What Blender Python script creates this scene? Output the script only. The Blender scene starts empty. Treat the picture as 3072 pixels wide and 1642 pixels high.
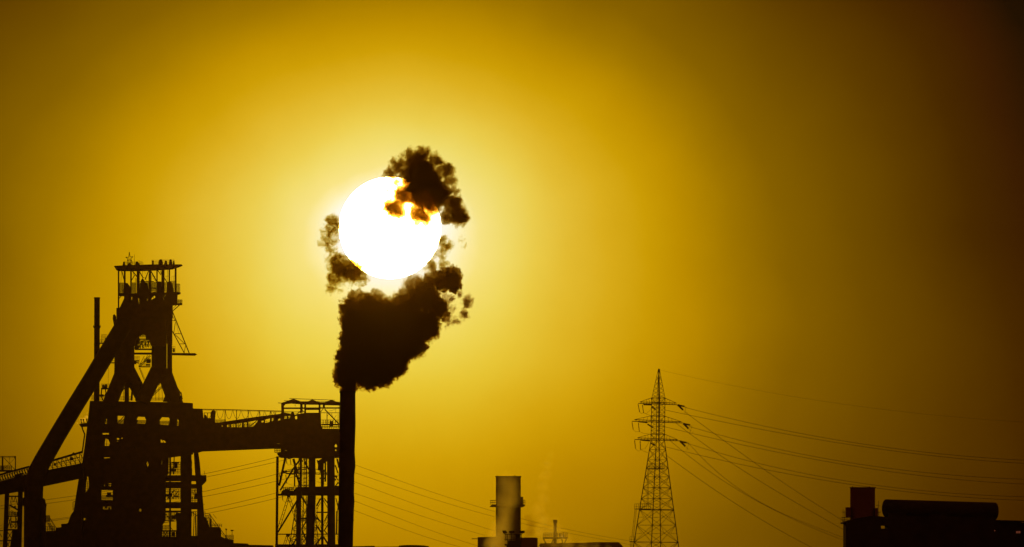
import bpy, bmesh, math, random
from mathutils import Vector, Matrix
from mathutils.geometry import tessellate_polygon
random.seed(7)
sc = bpy.context.scene
COL = sc.collection

# ------------------------------------------------------------------ camera
FOV = math.radians(5.2)
PITCH = math.radians(1.54)
CAMZ = 10.0
cam_d = bpy.data.cameras.new('camera'); cam = bpy.data.objects.new('camera', cam_d); COL.objects.link(cam)
cam.location = (0, 0, CAMZ); cam.rotation_euler = (math.pi/2 + PITCH, 0, 0)
cam_d.sensor_fit = 'HORIZONTAL'; cam_d.angle = FOV
cam_d.clip_start = 1.0; cam_d.clip_end = 90000
sc.camera = cam
W = 2*math.tan(FOV/2); CE, SE = math.cos(PITCH), math.sin(PITCH)

def ray(sx, sy):
    u = (sx-1536)/3072*W; v = (821-sy)/3072*W
    return Vector((u, CE - v*SE, SE + v*CE))
def P(sx, sy, D):                      # a point of the place seen at photo position sx, sy, D metres away
    r = ray(sx, sy); t = D/r.y
    return Vector((r.x*t, D, CAMZ + r.z*t))
SUN = ray(1170, 684).normalized()
sun_el = math.asin(SUN.z); sun_az = math.atan2(SUN.x, SUN.y)

# ------------------------------------------------------------------ view transform
sc.view_settings.view_transform = 'Standard'; sc.view_settings.look = 'None'
sc.view_settings.exposure = 0; sc.view_settings.gamma = 1
sc.cycles.use_denoising = True
sc.cycles.volume_step_rate = 1.0
sc.cycles.volume_max_steps = 1024
sc.cycles.max_bounces = 6; sc.cycles.volume_bounces = 1
sc.cycles.transparent_max_bounces = 16

def s2l(c):
    return tuple((x/255/12.92 if x <= 10.3 else ((x/255+.055)/1.055)**2.4) for x in c)

# ------------------------------------------------------------------ world: dusty dawn sky with a wide aureole round the low sun
w = bpy.data.worlds.new('World'); sc.world = w; w.use_nodes = True
nt = w.node_tree; nt.nodes.clear(); N = nt.nodes.new; Lk = nt.links.new
def mth(tree, op, a, b=None, c=None, clamp=False):
    n = tree.nodes.new('ShaderNodeMath'); n.operation = op; n.use_clamp = clamp
    for i, v in enumerate((a, b, c)):
        if v is None: continue
        if isinstance(v, (int, float)): n.inputs[i].default_value = v
        else: tree.links.new(v, n.inputs[i])
    return n.outputs[0]
def vmath(tree, op, a, b=None, out=0):
    n = tree.nodes.new('ShaderNodeVectorMath'); n.operation = op
    for i, v in enumerate((a, b)):
        if v is None: continue
        if isinstance(v, (tuple, list, Vector)): n.inputs[i].default_value = tuple(v)
        else: tree.links.new(v, n.inputs[i])
    return n.outputs[out]
tc = N('ShaderNodeTexCoord')
rel = vmath(nt, 'SUBTRACT', tc.outputs['Generated'], SUN)
rgt = Vector((0, 0, 1)).cross(SUN).normalized() * -1
upv = SUN.cross(rgt).normalized()
if upv.z < 0: upv = -upv
dx = vmath(nt, 'DOT_PRODUCT', rel, rgt, 1); dz = vmath(nt, 'DOT_PRODUCT', rel, upv, 1)
K = 2576/W     # ramp positions are given in 1/2576 of the field of view
low = mth(nt, 'MULTIPLY', dz, -K/600, clamp=True)          # 0 above the sun, 1 well below it
dxp = mth(nt, 'MULTIPLY', mth(nt, 'MULTIPLY', dx, K), mth(nt, 'MULTIPLY_ADD', low, -.14, 1.0))
dzu = mth(nt, 'MULTIPLY', mth(nt, 'MAXIMUM', dz, 0.0), K*1.45)
dzd = mth(nt, 'MULTIPLY', mth(nt, 'MINIMUM', dz, 0.0), K*0.87)
dzp = mth(nt, 'ADD', dzu, dzd)
dist = mth(nt, 'SQRT', mth(nt, 'ADD', mth(nt, 'MULTIPLY', dxp, dxp), mth(nt, 'MULTIPLY', dzp, dzp)))
nz = N('ShaderNodeTexNoise'); nz.inputs['Scale'].default_value = 60; nz.inputs['Detail'].default_value = 5
Lk(tc.outputs['Generated'], nz.inputs['Vector'])
dist = mth(nt, 'ADD', dist, mth(nt, 'MULTIPLY', mth(nt, 'SUBTRACT', nz.outputs[0], 0.5), 150))
ramp = N('ShaderNodeValToRGB'); Lk(mth(nt, 'DIVIDE', dist, 4000.0), ramp.inputs[0])
SKY = [(125,(255,255,250)),(146,(255,255,230)),(166,(254,250,202)),(190,(251,241,170)),(220,(246,232,138)),(300,(240,222,108)),(370,(236,209,80)),(450,(229,192,54)),(530,(221,177,30)),
       (620,(208,161,6)),(720,(193,145,0)),(860,(160,118,0)),(980,(135,97,0)),(1150,(113,78,0)),(1320,(92,59,0)),
       (1470,(72,41,0)),(1600,(58,28,2)),(1750,(30,16,2)),(2100,(26,13,3)),(3000,(66,24,12)),(3900,(66,24,12))]
e = ramp.color_ramp.elements
while len(e) > 1: e.remove(e[0])
for i, (d, c) in enumerate(SKY):
    el = e[0] if i == 0 else e.new(d/4000)
    el.position = d/4000; el.color = (*s2l(c), 1)
dust = N('ShaderNodeMix'); dust.data_type = 'RGBA'; dust.blend_type = 'MULTIPLY'; Lk(low, dust.inputs[0])     # redder toward the horizon
Lk(ramp.outputs[0], dust.inputs[6]); dust.inputs[7].default_value = (1, .93, .15, 1)
bg1 = N('ShaderNodeBackground'); Lk(dust.outputs[2], bg1.inputs['Color']); bg1.inputs['Strength'].default_value = 1.0
sky = N('ShaderNodeTexSky'); sky.sky_type = 'NISHITA'; sky.sun_disc = False
sky.sun_elevation = sun_el; sky.sun_rotation = sun_az; sky.dust_density = 8; sky.air_density = 3
tint = N('ShaderNodeMix'); tint.data_type = 'RGBA'; tint.blend_type = 'MULTIPLY'; tint.inputs[0].default_value = 1
Lk(sky.outputs[0], tint.inputs[6]); tint.inputs[7].default_value = (1, .5, .06, 1)
bg2 = N('ShaderNodeBackground'); Lk(tint.outputs[2], bg2.inputs['Color']); bg2.inputs['Strength'].default_value = 0.004
add = N('ShaderNodeAddShader'); Lk(bg1.outputs[0], add.inputs[0]); Lk(bg2.outputs[0], add.inputs[1])
out = N('ShaderNodeOutputWorld'); Lk(add.outputs[0], out.inputs['Surface'])

# the one sun lamp: weak, since the photograph is exposed for the sun's own disc
sl = bpy.data.lights.new('sun_lamp', 'SUN'); slo = bpy.data.objects.new('sun_lamp', sl); COL.objects.link(slo)
sl.energy = 0.10; sl.angle = math.radians(.5); sl.color = (1.0, .50, .025)
slo.rotation_euler = SUN.to_track_quat('Z', 'Y').to_euler()

# ------------------------------------------------------------------ materials
def surf(name, c1, c2, scale=.6, rough=.7, metal=0.0, rust=None):
    m = bpy.data.materials.new(name); m.use_nodes = True; t = m.node_tree
    b = t.nodes['Principled BSDF']; b.inputs['Roughness'].default_value = rough; b.inputs['Metallic'].default_value = metal
    co = t.nodes.new('ShaderNodeTexCoord'); n = t.nodes.new('ShaderNodeTexNoise'); n.inputs['Scale'].default_value = scale; n.inputs['Detail'].default_value = 6
    t.links.new(co.outputs['Object'], n.inputs['Vector'])
    r = t.nodes.new('ShaderNodeValToRGB'); r.color_ramp.elements[0].position = .35; r.color_ramp.elements[1].position = .7
    r.color_ramp.elements[0].color = (*c1, 1); r.color_ramp.elements[1].color = (*c2, 1)
    t.links.new(n.outputs[0], r.inputs[0]); t.links.new(r.outputs[0], b.inputs['Base Color'])
    return m
STEEL = surf('weathered_steel', (.035, .025, .022), (.07, .04, .03))
DARK = surf('sooty_steel', (.02, .016, .015), (.045, .03, .025))
GALV = surf('galvanised_steel', (.10, .09, .08), (.16, .14, .12), 1.2, .5)
CONC = surf('stained_concrete', (.12, .11, .10), (.2, .18, .16), .15, .9)
CLAD = surf('rusty_cladding', (.22, .08, .05), (.32, .13, .08), .2, .8)
GLASSY = surf('glazed_porcelain', (.10, .04, .03), (.14, .06, .04), 2, .3)
WIRE = surf('aluminium_conductor', (.12, .11, .10), (.18, .16, .15), 3, .5)
GROUND = surf('cinder_ground', (.05, .04, .035), (.11, .09, .07), .02, .95)

def emis(name, col, s):
    m = bpy.data.materials.new(name); m.use_nodes = True; t = m.node_tree; t.nodes.clear()
    em = t.nodes.new('ShaderNodeEmission'); em.inputs[0].default_value = (*col, 1); em.inputs[1].default_value = s
    o = t.nodes.new('ShaderNodeOutputMaterial'); t.links.new(em.outputs[0], o.inputs['Surface'])
    m.cycles.emission_sampling = 'NONE'
    return m, t, em, o
LAMPM = emis('warm_lamp', (1, .25, .12), .1)[0]

# ------------------------------------------------------------------ helpers
def tag(o, label=None, cat=None, group=None, kind=None):
    if label: o['label'] = label
    if cat: o['category'] = cat
    if group: o['group'] = group
    if kind: o['kind'] = kind
    return o
def thing(name, loc, label, cat, group=None):
    o = bpy.data.objects.new(name, None); COL.objects.link(o); o.location = loc; o.empty_display_size = 2
    o['origin'] = tuple(loc)
    return tag(o, label, cat, group)
VW = {'S': (0, 0, 1.0), 'A': (200, 730, 2.754), 'B': (0, 1130, 2.69), 'C': (200, 1130, 2.69), 'D': (550, 1130, 2.689), 'E': (900, 400, 1.62),
      'F': (1350, 1350, 4.293), 'G': (1800, 1080, 2.45), 'H': (2450, 1380, 4.141), 'I': (1000, 1300, 4.027),
      'T': (330, 750, 6.556), 'L': (820, 1360, 4.884), 'R': (600, 1170, 5.855), 'K': (1880, 1180, 6.883), 'Q': (0, 1340, 4.558)}
SPLIT = {'railing', 'handrail', 'bracing', 'bleeder_valve', 'pipework', 'roof_sheave', 'walkway', 'deck_machinery', 'bay_deck', 'trolley', 'looped_cable', 'lattice_brace', 'jumper_wire', 'band', 'side_box', 'window', 'truss', 'trestle_bracing', 'lattice', 'platform', 'ladder', 'vent_pipe', 'steam_vent', 'roof_lamp', 'head_frame', 'cross_deck', 'strut_insulator', 'gallery'}
def jit(): return random.uniform(-.04, .04)
class MB:
    def __init__(s, view, D):
        s.ox, s.oy, s.k = VW[view]; s.D = D; s.vs = []; s.fs = []; s.rg = []; s.u = W/3072*D/s.k     # u: metres per view pixel
    def view(s, view): s.ox, s.oy, s.k = VW[view]; s.u = W/3072*s.D/s.k; return s
    def pt(s, X, Y, dy=0):
        p = P(s.ox+X/s.k, s.oy+Y/s.k, s.D); p.y += dy; return p
    def add(s, vs, fs):
        b = len(s.vs); s.rg.append((b, b+len(vs), len(s.fs), len(s.fs)+len(fs))); s.vs += [Vector(v) for v in vs]; s.fs += [tuple(b+i for i in f) for f in fs]
    def gnd(s, X, dy=0): p = s.pt(X, 0, dy); p.z = 0; return p
    def prism(s, pts, dep, dy=0, holes=()):
        loops = [[s.pt(*p) for p in pts]] + [[s.pt(*p) for p in h] for h in holes]
        tri = tessellate_polygon([[Vector((p.x, p.z, 0)) for p in l] for l in loops])
        flat = [p for l in loops for p in l]; n = len(flat); y0 = dy-dep/2+jit(); y1 = dy+dep/2+jit()
        vs = [p+Vector((0, y0, 0)) for p in flat] + [p+Vector((0, y1, 0)) for p in flat]
        fs = [tuple(t) for t in tri] + [tuple(i+n for i in reversed(t)) for t in tri]
        b = 0
        for l in loops:
            m = len(l)
            for i in range(m): j = (i+1) % m; fs.append((b+i, b+j, b+j+n, b+i+n))
            b += m
        s.add(vs, fs); return s
    def box(s, X0, Y0, X1, Y1, dep=4, dy=0):
        return s.prism([(X0, Y0), (X1, Y0), (X1, Y1), (X0, Y1)], dep, dy)
    def barp(s, a, b, w, h=None):
        h = h or w; d = (b-a)
        if d.length < 1e-6: return s
        d.normalize(); up = Vector((0, 1, 0)) if abs(d.y) < .9 else Vector((0, 0, 1))
        x = d.cross(up).normalized(); y = d.cross(x).normalized()
        vs = [q + x*(sx*w/2) + y*(sy*h/2) for q in (a, b) for sx, sy in ((-1, -1), (1, -1), (1, 1), (-1, 1))]
        s.add(vs, [(3, 2, 1, 0), (4, 5, 6, 7)] + [(i, (i+1) % 4, (i+1) % 4+4, i+4) for i in range(4)]); return s
    def bar(s, X0, Y0, X1, Y1, w, dy=0, dy1=None, h=None):
        return s.barp(s.pt(X0, Y0, dy), s.pt(X1, Y1, dy if dy1 is None else dy1), w*s.u, h)
    def tubep(s, pts, rs, n=20, cap=True):
        rings = []
        for i, p in enumerate(pts):
            d = (pts[min(i+1, len(pts)-1)] - pts[max(i-1, 0)]).normalized()
            up = Vector((0, 1, 0)) if abs(d.y) < .9 else Vector((0, 0, 1))
            x = d.cross(up).normalized(); y = d.cross(x).normalized()
            r = rs[i] if isinstance(rs, (list, tuple)) else rs
            rings.append([p + x*(r*math.cos(2*math.pi*k/n)) + y*(r*math.sin(2*math.pi*k/n)) for k in range(n)])
        vs = [v for r in rings for v in r]; fs = []
        for i in range(len(rings)-1):
            for k in range(n): fs.append((i*n+k, i*n+(k+1) % n, (i+1)*n+(k+1) % n, (i+1)*n+k))
        if cap: fs.append(tuple(range(n-1, -1, -1))); fs.append(tuple(range((len(rings)-1)*n, len(rings)*n)))
        s.add(vs, fs); return s
    def tube(s, X0, Y0, X1, Y1, w, dy=0, dy1=None, w1=None, n=20):
        return s.tubep([s.pt(X0, Y0, dy), s.pt(X1, Y1, dy if dy1 is None else dy1)], [w*s.u/2, (w1 or w)*s.u/2], n)
    def path(s, pts, w, dy=0, n=8): return s.tubep([s.pt(X, Y, dy) for X, Y in pts], w*s.u/2, n)
    def lathe(s, X, prof, dy=0, n=24, lean=0):    # prof: (Y, width) from top to bottom, round a vertical axis
        y0 = prof[0][0]; return s.tubep([s.pt(X+lean*(Y-y0), Y, dy) for Y, _ in prof], [ww*s.u/2 for _, ww in prof], n)
    def rail(s, X0, X1, Y0, Y1, n=None, dep=2.0, dy=0, w=None, rows=3, skew=0, solid=0):
        w = w or max(.9*s.k, 0)*.55; n = n or max(2, int(abs(X1-X0)/(3.2*s.k)))
        for d in ((dy-dep/2, dy+dep/2) if dep > .5 else (dy,)):
            for i in range(n+1):
                X = X0+(X1-X0)*i/n; o = skew*i/n; s.bar(X, Y0+o, X, Y1+o, w*.8, d)
            for r in range(rows):
                Y = Y0+(Y1-Y0)*r/rows; s.bar(X0, Y, X1, Y+skew, w*.8, d)
        if dep > .5:
            for X, o in ((X0, 0), (X1, skew)): s.barp(s.pt(X, Y0+o, dy-dep/2), s.pt(X, Y0+o, dy+dep/2), w*.8*s.u)
        if solid: s.prism([(X0, Y1), (X1, Y1+skew), (X1, Y1+skew+solid), (X0, Y1+solid)], dep+.1, dy)
        return s
    def cross(s, X0, Y0, X1, Y1, w, dy=0): return s.bar(X0, Y0, X1, Y1, w, dy-.15).bar(X1, Y0, X0, Y1, w, dy+.15)
    def ladder(s, X0, Y0, X1, Y1, w, t, step=4.5, dy=0):
        d = Vector((X1-X0, Y1-Y0)); L = d.length; nrm = Vector((-d.y, d.x))/L*w/2; k = max(2, int(L/(step*s.k)))
        for sg in (-1, 1): s.bar(X0+nrm.x*sg, Y0+nrm.y*sg, X1+nrm.x*sg, Y1+nrm.y*sg, t, dy)
        for i in range(k+1):
            c = Vector((X0, Y0))+d*(i/k); s.bar(c.x-nrm.x, c.y-nrm.y, c.x+nrm.x, c.y+nrm.y, t*.8, dy+.05)
        return s
    def clusters(s, gap=.25):           # pieces that do not touch become objects of their own
        bb = []
        for a, b, _, _ in s.rg:
            v = s.vs[a:b]; bb.append((min(p.x for p in v)-gap, max(p.x for p in v)+gap, min(p.z for p in v)-gap, max(p.z for p in v)+gap, min(p.y for p in v)-gap, max(p.y for p in v)+gap))
        par = list(range(len(bb)))
        def find(i):
            while par[i] != i: par[i] = par[par[i]]; i = par[i]
            return i
        for i in range(len(bb)):
            for j in range(i):
                A, B = bb[i], bb[j]
                if A[0] < B[1] and B[0] < A[1] and A[2] < B[3] and B[2] < A[3] and A[4] < B[5] and B[4] < A[5]: par[find(i)] = find(j)
        out = {}
        for i in range(len(bb)): out.setdefault(find(i), []).append(i)
        res = []
        for ids in out.values():
            m = MB('S', s.D)
            for i in ids:
                a, b, c, d = s.rg[i]; m.add(s.vs[a:b], [tuple(k-a for k in f) for f in s.fs[c:d]])
            res.append(m)
        return res
    def build(s, name, mat, parent=None, smooth=False, **kw):
        if name in SPLIT and parent:
            cl = s.clusters()
            if len(cl) > 1:
                cl.sort(key=lambda m: -len(m.vs)); return [m.build1(name, mat, parent, smooth, **kw) for m in cl][0]
        return s.build1(name, mat, parent, smooth, **kw)
    def build1(s, name, mat, parent=None, smooth=False, **kw):
        me = bpy.data.meshes.new(name)
        if parent:
            q = parent
            while q.parent: q = q.parent
            org = Vector(q['origin'])
        else:
            xs = [v.x for v in s.vs]; ys = [v.y for v in s.vs]; org = Vector(((min(xs)+max(xs))/2, (min(ys)+max(ys))/2, min(v.z for v in s.vs)))
        me.from_pydata([tuple(v-org) for v in s.vs], [], s.fs); me.materials.append(mat)
        bm = bmesh.new(); bm.from_mesh(me); bmesh.ops.recalc_face_normals(bm, faces=bm.faces); bm.to_mesh(me); bm.free()
        if smooth:
            me.shade_smooth()
            try: me.set_sharp_from_angle(angle=.7)
            except Exception: pass
        o = bpy.data.objects.new(name, me); COL.objects.link(o)
        if parent: o.parent = parent
        else: o.location = org; o['origin'] = tuple(org)
        for k in kw: o[k] = kw[k]
        return o

# ------------------------------------------------------------------ the ground, reaching to the horizon
def make_ground():
    bm = bmesh.new(); R = 11800; n = 48
    rows = []
    for j in range(n+1):
        rows.append([bm.verts.new((-R+2*R*i/n, -R+2*R*j/n, random.uniform(-.25, .0))) for i in range(n+1)])
    for j in range(n):
        for i in range(n): bm.faces.new((rows[j][i], rows[j][i+1], rows[j+1][i+1], rows[j+1][i]))
    me = bpy.data.meshes.new('ground'); bm.to_mesh(me); bm.free(); me.materials.append(GROUND)
    o = bpy.data.objects.new('ground', me); COL.objects.link(o); o['kind'] = 'structure'
make_ground()

# ------------------------------------------------------------------ the sun's disc: a far glowing ball one sees through for shadows
def make_sun():
    m, t, em, o = emis('sun_glow', (1.0, .93, .60), 9.0)
    tr = t.nodes.new('ShaderNodeBsdfTransparent'); ad = t.nodes.new('ShaderNodeAddShader')
    t.links.new(em.outputs[0], ad.inputs[0]); t.links.new(tr.outputs[0], ad.inputs[1]); t.links.new(ad.outputs[0], o.inputs['Surface'])
    D = 60000; bm = bmesh.new(); bmesh.ops.create_uvsphere(bm, u_segments=96, v_segments=48, radius=D*W/3072*153)
    me = bpy.data.meshes.new('sun'); bm.to_mesh(me); bm.free(); me.materials.append(m); me.shade_smooth()
    ob = bpy.data.objects.new('sun', me); COL.objects.link(ob); ob.location = cam.location + SUN*D
    tag(ob, 'blinding white disc of the low sun half veiled by smoke', 'sun')
make_sun()

# ------------------------------------------------------------------ blast furnace
def make_furnace():
    D = 3400
    r = thing('blast_furnace', Vector((P(420, 900, D).x, D, 0)),
              'tall blast furnace with star topped roof platform and four splayed uptake pipes', 'blast furnace')
    # roof slab and what stands on it
    m = MB('T', D); m.prism([(92, 328), (380, 312), (820, 300), (1420, 298), (1350, 330), (1210, 375), (800, 400), (560, 410), (140, 408)], 15)
    rs = m.build('roof_platform', STEEL, r)
    m = MB('T', D)
    m.rail(300, 520, 237, 310, 7, 12); m.rail(830, 1010, 210, 300, 4, 12); m.rail(1010, 1262, 198, 298, 6, 12)
    m.rail(575, 645, 218, 285, 3, 10, skew=25); m.box(820, 205, 852, 302, 1.2, 3)
    m.build('railing', STEEL, rs)
    m = MB('T', D)
    for X, wd, Y in ((272, 52, 230), (530, 74, 228), (1000, 84, 190), (1105, 56, 215), (1195, 62, 190), (1255, 34, 215)):
        m.lathe(X, [(Y, wd*.35), (Y+10, wd*.7), (Y+25, wd*.8), (Y+40, wd*.75), (Y+45, wd), (318, wd*1.15)], random.uniform(-4, 4), 14)
    m.box(345, 268, 415, 318, 3); m.box(500, 262, 575, 314, 4, 2)
    m.build('roof_sheave', STEEL, rs)
    m = MB('T', D); st = [(380, 42), (394, 142), (450, 133), (408, 178), (432, 226), (384, 198), (340, 215), (352, 178), (306, 143), (368, 148)]
    for i in range(10):
        a, b = st[i], st[(i+1) % 10]; m.bar(a[0], a[1], b[0], b[1], 11)
    m.bar(372, 160, 366, 312, 9, .4); m.bar(395, 170, 402, 312, 9, .4); m.bar(345, 212, 345, 312, 9); m.bar(430, 222, 430, 312, 9)
    m.bar(345, 240, 430, 300, 8); m.bar(345, 290, 430, 236, 8)
    m.build('star', STEEL, r, label='openwork five pointed star standing on the roof platform')
    m = MB('T', D); m.bar(478, 92, 478, 315, 6); m.build('antenna', STEEL, r)
    # columns
    for X, wd, Y0, Y1 in ((158, 27, 406, 1180), (300, 34, 403, 720), (403, 30, 403, 900), (545, 56, 403, 900), (787, 42, 390, 900), (925, 24, 390, 700),
                          (1020, 36, 380, 900), (1060, 24, 380, 900), (1167, 27, 372, 700), (1302, 30, 330, 900)):
        MB('T', D).box(X-wd/2, Y0, X+wd/2, Y1, 1.0, random.choice((-4.5, 0, 4.5))).build('column', STEEL, r)
    m = MB('T', D)
    for a in ((235, 415, 285, 600, 18), (225, 420, 208, 660, 5), (440, 415, 545, 545, 20), (455, 415, 480, 520, 7), (490, 500, 412, 625, 15), (580, 430, 655, 560, 20),
              (760, 420, 690, 590, 17), (812, 425, 922, 625, 22), (840, 520, 895, 530, 10), (940, 398, 1008, 500, 16), (985, 400, 1000, 470, 10), (1062, 550, 1125, 645, 17),
              (645, 415, 648, 545, 5), (1128, 378, 1128, 640, 6), (1268, 338, 1266, 800, 6), (640, 545, 722, 552, 8), (555, 628, 870, 628, 13), (1085, 520, 1165, 520, 4),
              (1220, 520, 1295, 515, 4), (1222, 520, 1222, 640, 4), (1250, 520, 1250, 640, 4), (1112, 520, 1112, 640, 4), (490, 540, 490, 860, 8), (515, 560, 515, 860, 6),
              (575, 560, 575, 740, 9), (755, 470, 750, 640, 6), (820, 480, 812, 830, 7), (700, 560, 735, 620, 6), (855, 560, 900, 625, 6), (175, 970, 230, 912, 14),
              (1320, 900, 1378, 850, 12), (660, 420, 700, 470, 4)):
        m.bar(*a, dy=random.uniform(-4, 4))
    m.build('bracing', STEEL, r)
    m = MB('T', D)
    m.prism([(283, 860), (283, 690), (312, 655), (352, 662), (385, 705), (402, 730), (410, 860)], 4, -2)
    m.prism([(560, 865), (562, 740), (600, 735), (612, 600), (640, 560), (672, 600), (680, 640), (735, 660), (745, 740), (770, 800), (800, 865)], 5, 1)
    m.prism([(912, 880), (918, 640), (930, 626), (1005, 626), (1012, 700), (1048, 820), (1050, 880)], 5, 0)
    m.prism([(1110, 860), (1118, 660), (1150, 622), (1190, 620), (1215, 650), (1240, 760), (1245, 860)], 4, 2)
    m.prism([(250, 770), (290, 765), (290, 850), (255, 850)], 2, 3); m.prism([(820, 740), (905, 745), (905, 765), (822, 760)], 3)
    m.build('bleeder_valve', STEEL, r)
    m = MB('T', D)
    m.rail(175, 285, 655, 855, 4, 8, rows=8, w=9); m.rail(410, 500, 650, 862, 4, 8, rows=9, w=8); m.rail(560, 605, 650, 740, 2, 7, rows=4, w=8); m.rail(690, 910, 640, 832, 8, 8, rows=7, w=9)
    m.rail(1064, 1112, 650, 830, 3, 8, rows=7, w=8); m.rail(1200, 1292, 622, 830, 4, 8, rows=6, w=7); m.rail(1320, 1368, 675, 835, 3, 8, rows=6, w=8)
    m.build('railing', STEEL, r)
    # throat body: one riveted shell with gaps
    m = MB('T', D)
    m.prism([(175, 856), (290, 856), (290, 866), (560, 860), (700, 858), (905, 832), (920, 858), (1320, 828), (1385, 838), (1372, 868), (1322, 880), (1312, 1085),
             (1226, 1090), (1228, 1345), (135, 1345), (135, 1150), (200, 1145), (286, 965), (286, 908), (175, 906)], 9,
            holes=[[(412, 925), (448, 915), (440, 990), (418, 1002)], [(548, 950), (580, 958), (584, 1080), (566, 1070)], [(725, 960), (760, 950), (750, 1000), (722, 1015)],
                   [(800, 1000), (812, 945), (862, 895), (900, 925), (895, 950)], [(1040, 890), (1052, 940), (1075, 985), (1058, 985), (1040, 940)], [(1072, 885), (1100, 880), (1090, 930), (1070, 915)]])
    m.bar(855, 900, 850, 980, 6).bar(830, 900, 880, 960, 5).bar(735, 950, 745, 1010, 5)
    m.build('throat_housing', STEEL, r)
    m = MB('T', D); m.prism([(1310, 1050), (1418, 1048), (1418, 1085), (1330, 1090)], 5); m.rail(1322, 1415, 985, 1050, 3, 4.6, rows=3, w=8); m.bar(1365, 1088, 1226, 1210, 17); m.bar(1300, 1088, 1240, 1150, 9, 1)
    m.build('side_platform', STEEL, r)
    m = MB('A', D)
    m.prism([(415, 545), (416, 690), (396, 700), (396, 850), (562, 850), (575, 800), (608, 762), (635, 752), (662, 770), (690, 810), (700, 850), (822, 850), (826.5, 640), (830, 640), (830, 830), (836, 840), (870, 840), (871, 545)], 7)
    m.build('crown_housing', STEEL, r)
    MB('A', D).lathe(477, [(690, 166), (1060, 166), (1085, 150)], 0).build('uptake_pipe', STEEL, r, True)
    MB('A', D).lathe(763, [(640, 126), (1065, 126), (1085, 110)], 1).build('uptake_pipe', STEEL, r, True)
    MB('A', D).lathe(850.5, [(560, 41), (1180, 41)], 0).build('riser_pipe', STEEL, r, True)
    for a in ((462, 1060, 352, 1345, 118, 0, -3), (500, 1030, 645, 1320, 112, 0, 3), (755, 1040, 622, 1320, 118, 0, -3), (812, 1080, 905, 1345, 122, 0, 3)):
        MB('A', D).tube(*a, w1=a[4]*1.02).build('offtake_leg', STEEL, r, True)
    m = MB('A', D); m.prism([(700, 1035), (871, 1035), (871, 1122), (900, 1185), (745, 1150), (690, 1070)], 3.4); m.build('gusset', STEEL, r)
    m = MB('A', D); m.prism([(395, 1035), (560, 1035), (578, 1080), (520, 1140), (430, 1140), (393, 1122)], 3.4); m.build('gusset', STEEL, r)
    m = MB('A', D); m.prism([(385, 595), (396, 588), (406, 600), (412, 630), (428, 650), (426, 662), (408, 685), (392, 680), (383, 625)], 3, -1); m.build('counterweight', STEEL, r)
    # jib
    m = MB('A', D); m.prism([(560, 904), (702, 904), (702, 921), (560, 920)], 1.2); m.prism([(870, 907), (1062, 909), (1078, 919), (1058, 930), (870, 926)], 1.4)
    for a in ((872, 560, 1012, 908, 8), (872, 725, 972, 908, 7), (874, 640, 905, 641, 5), (899, 650, 884, 745, 4.5), (874, 600, 895, 640, 4), (893, 748, 943, 748, 5), (890, 750, 976, 832, 5), (936, 832, 978, 832, 5), (985, 835, 970, 905, 4.5), (905, 660, 925, 745, 2)):
        m.bar(*a)
    m.rail(873, 896, 853, 905, 2, 1.5, rows=3); m.box(878, 868, 892, 900, 1, .3)
    m.build('crane_jib', STEEL, r)
    # decks and stairs between the uptakes
    m = MB('A', D)
    m.rail(600, 655, 757, 795, 4, 5, rows=3); m.rail(580, 690, 800, 868, 7, 5, rows=4); m.box(565, 872, 700, 882, 6); m.box(576, 790, 670, 796, 5)
    m.cross(590, 800, 640, 866, 6); m.cross(620, 805, 680, 860, 5); m.cross(575, 835, 615, 870, 6)
    m.rail(560, 600, 935, 968, 3, 4, rows=3, solid=10); m.rail(596, 692, 990, 1018, 8, 4, rows=3, solid=7); m.ladder(605, 1015, 690, 930, 12, 4, 3)
    m.bar(600, 1030, 640, 1132, 5); m.bar(606, 1028, 648, 1130, 3, 1); m.box(560, 968, 575, 1000, 3); m.box(660, 960, 692, 990, 3); m.bar(640, 930, 596, 1018, 4, 2)
    for q in range(16):
        X = 578+q*7.2; m.bar(X, random.uniform(795, 812), X+random.uniform(-22, 22), random.uniform(850, 870), random.choice((2.5, 3.5, 5)), random.uniform(-3, 3))
    m.box(655, 768, 700, 800, 3); m.prism([(560, 872), (574, 810), (596, 770), (606, 800), (588, 840), (590, 872)], 2.5); m.bar(596, 806, 596, 872, 6); m.bar(688, 800, 672, 840, 8)
    m.rail(598, 690, 752, 776, 7, 4, rows=3, w=2.4); m.box(600, 806, 690, 811, 2); m.box(640, 838, 688, 843, 2, 1); m.bar(560, 985, 600, 990, 9); m.rail(640, 695, 955, 985, 4, 3, rows=3, w=2.4); m.bar(668, 925, 640, 990, 4); m.box(655, 1000, 690, 1012, 2)
    m.build('walkway', STEEL, r)
    m = MB('A', D)
    m.box(478, 1140, 514, 1310, 2); m.rail(428, 545, 1268, 1302, 9, 5, rows=3); m.bar(430, 1250, 478, 1195, 12); m.bar(514, 1185, 542, 1215, 8); m.bar(545, 1180, 535, 1300, 16); m.bar(465, 1150, 470, 1300, 4)
    m.box(440, 1120, 560, 1150, 4)
    m.ladder(684, 1280, 795, 1178, 12, 4, 3); m.rail(686, 805, 1278, 1304, 10, 5, rows=3); m.bar(762, 1150, 762, 1300, 3); m.bar(735, 1165, 735, 1300, 3, 1); m.bar(786, 1180, 792, 1300, 3)
    m.prism([(690, 1190), (770, 1155), (772, 1166), (694, 1200)], 2); m.lathe(750, [(1128, 8), (1134, 16), (1142, 8), (1160, 6)], 0, 10); m.prism([(795, 1310), (822, 1240), (840, 1270), (850, 1300), (858, 1312)], 3)
    m.rail(872, 900, 1140, 1170, 2, 3, rows=2); m.bar(925, 1240, 950, 1235, 8); m.bar(944, 1232, 955, 1290, 9); m.bar(905, 1180, 948, 1250, 9); m.lathe(940, [(1262, 14), (1275, 26), (1300, 26)], 0, 10)
    m.build('walkway', STEEL, r)
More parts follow.
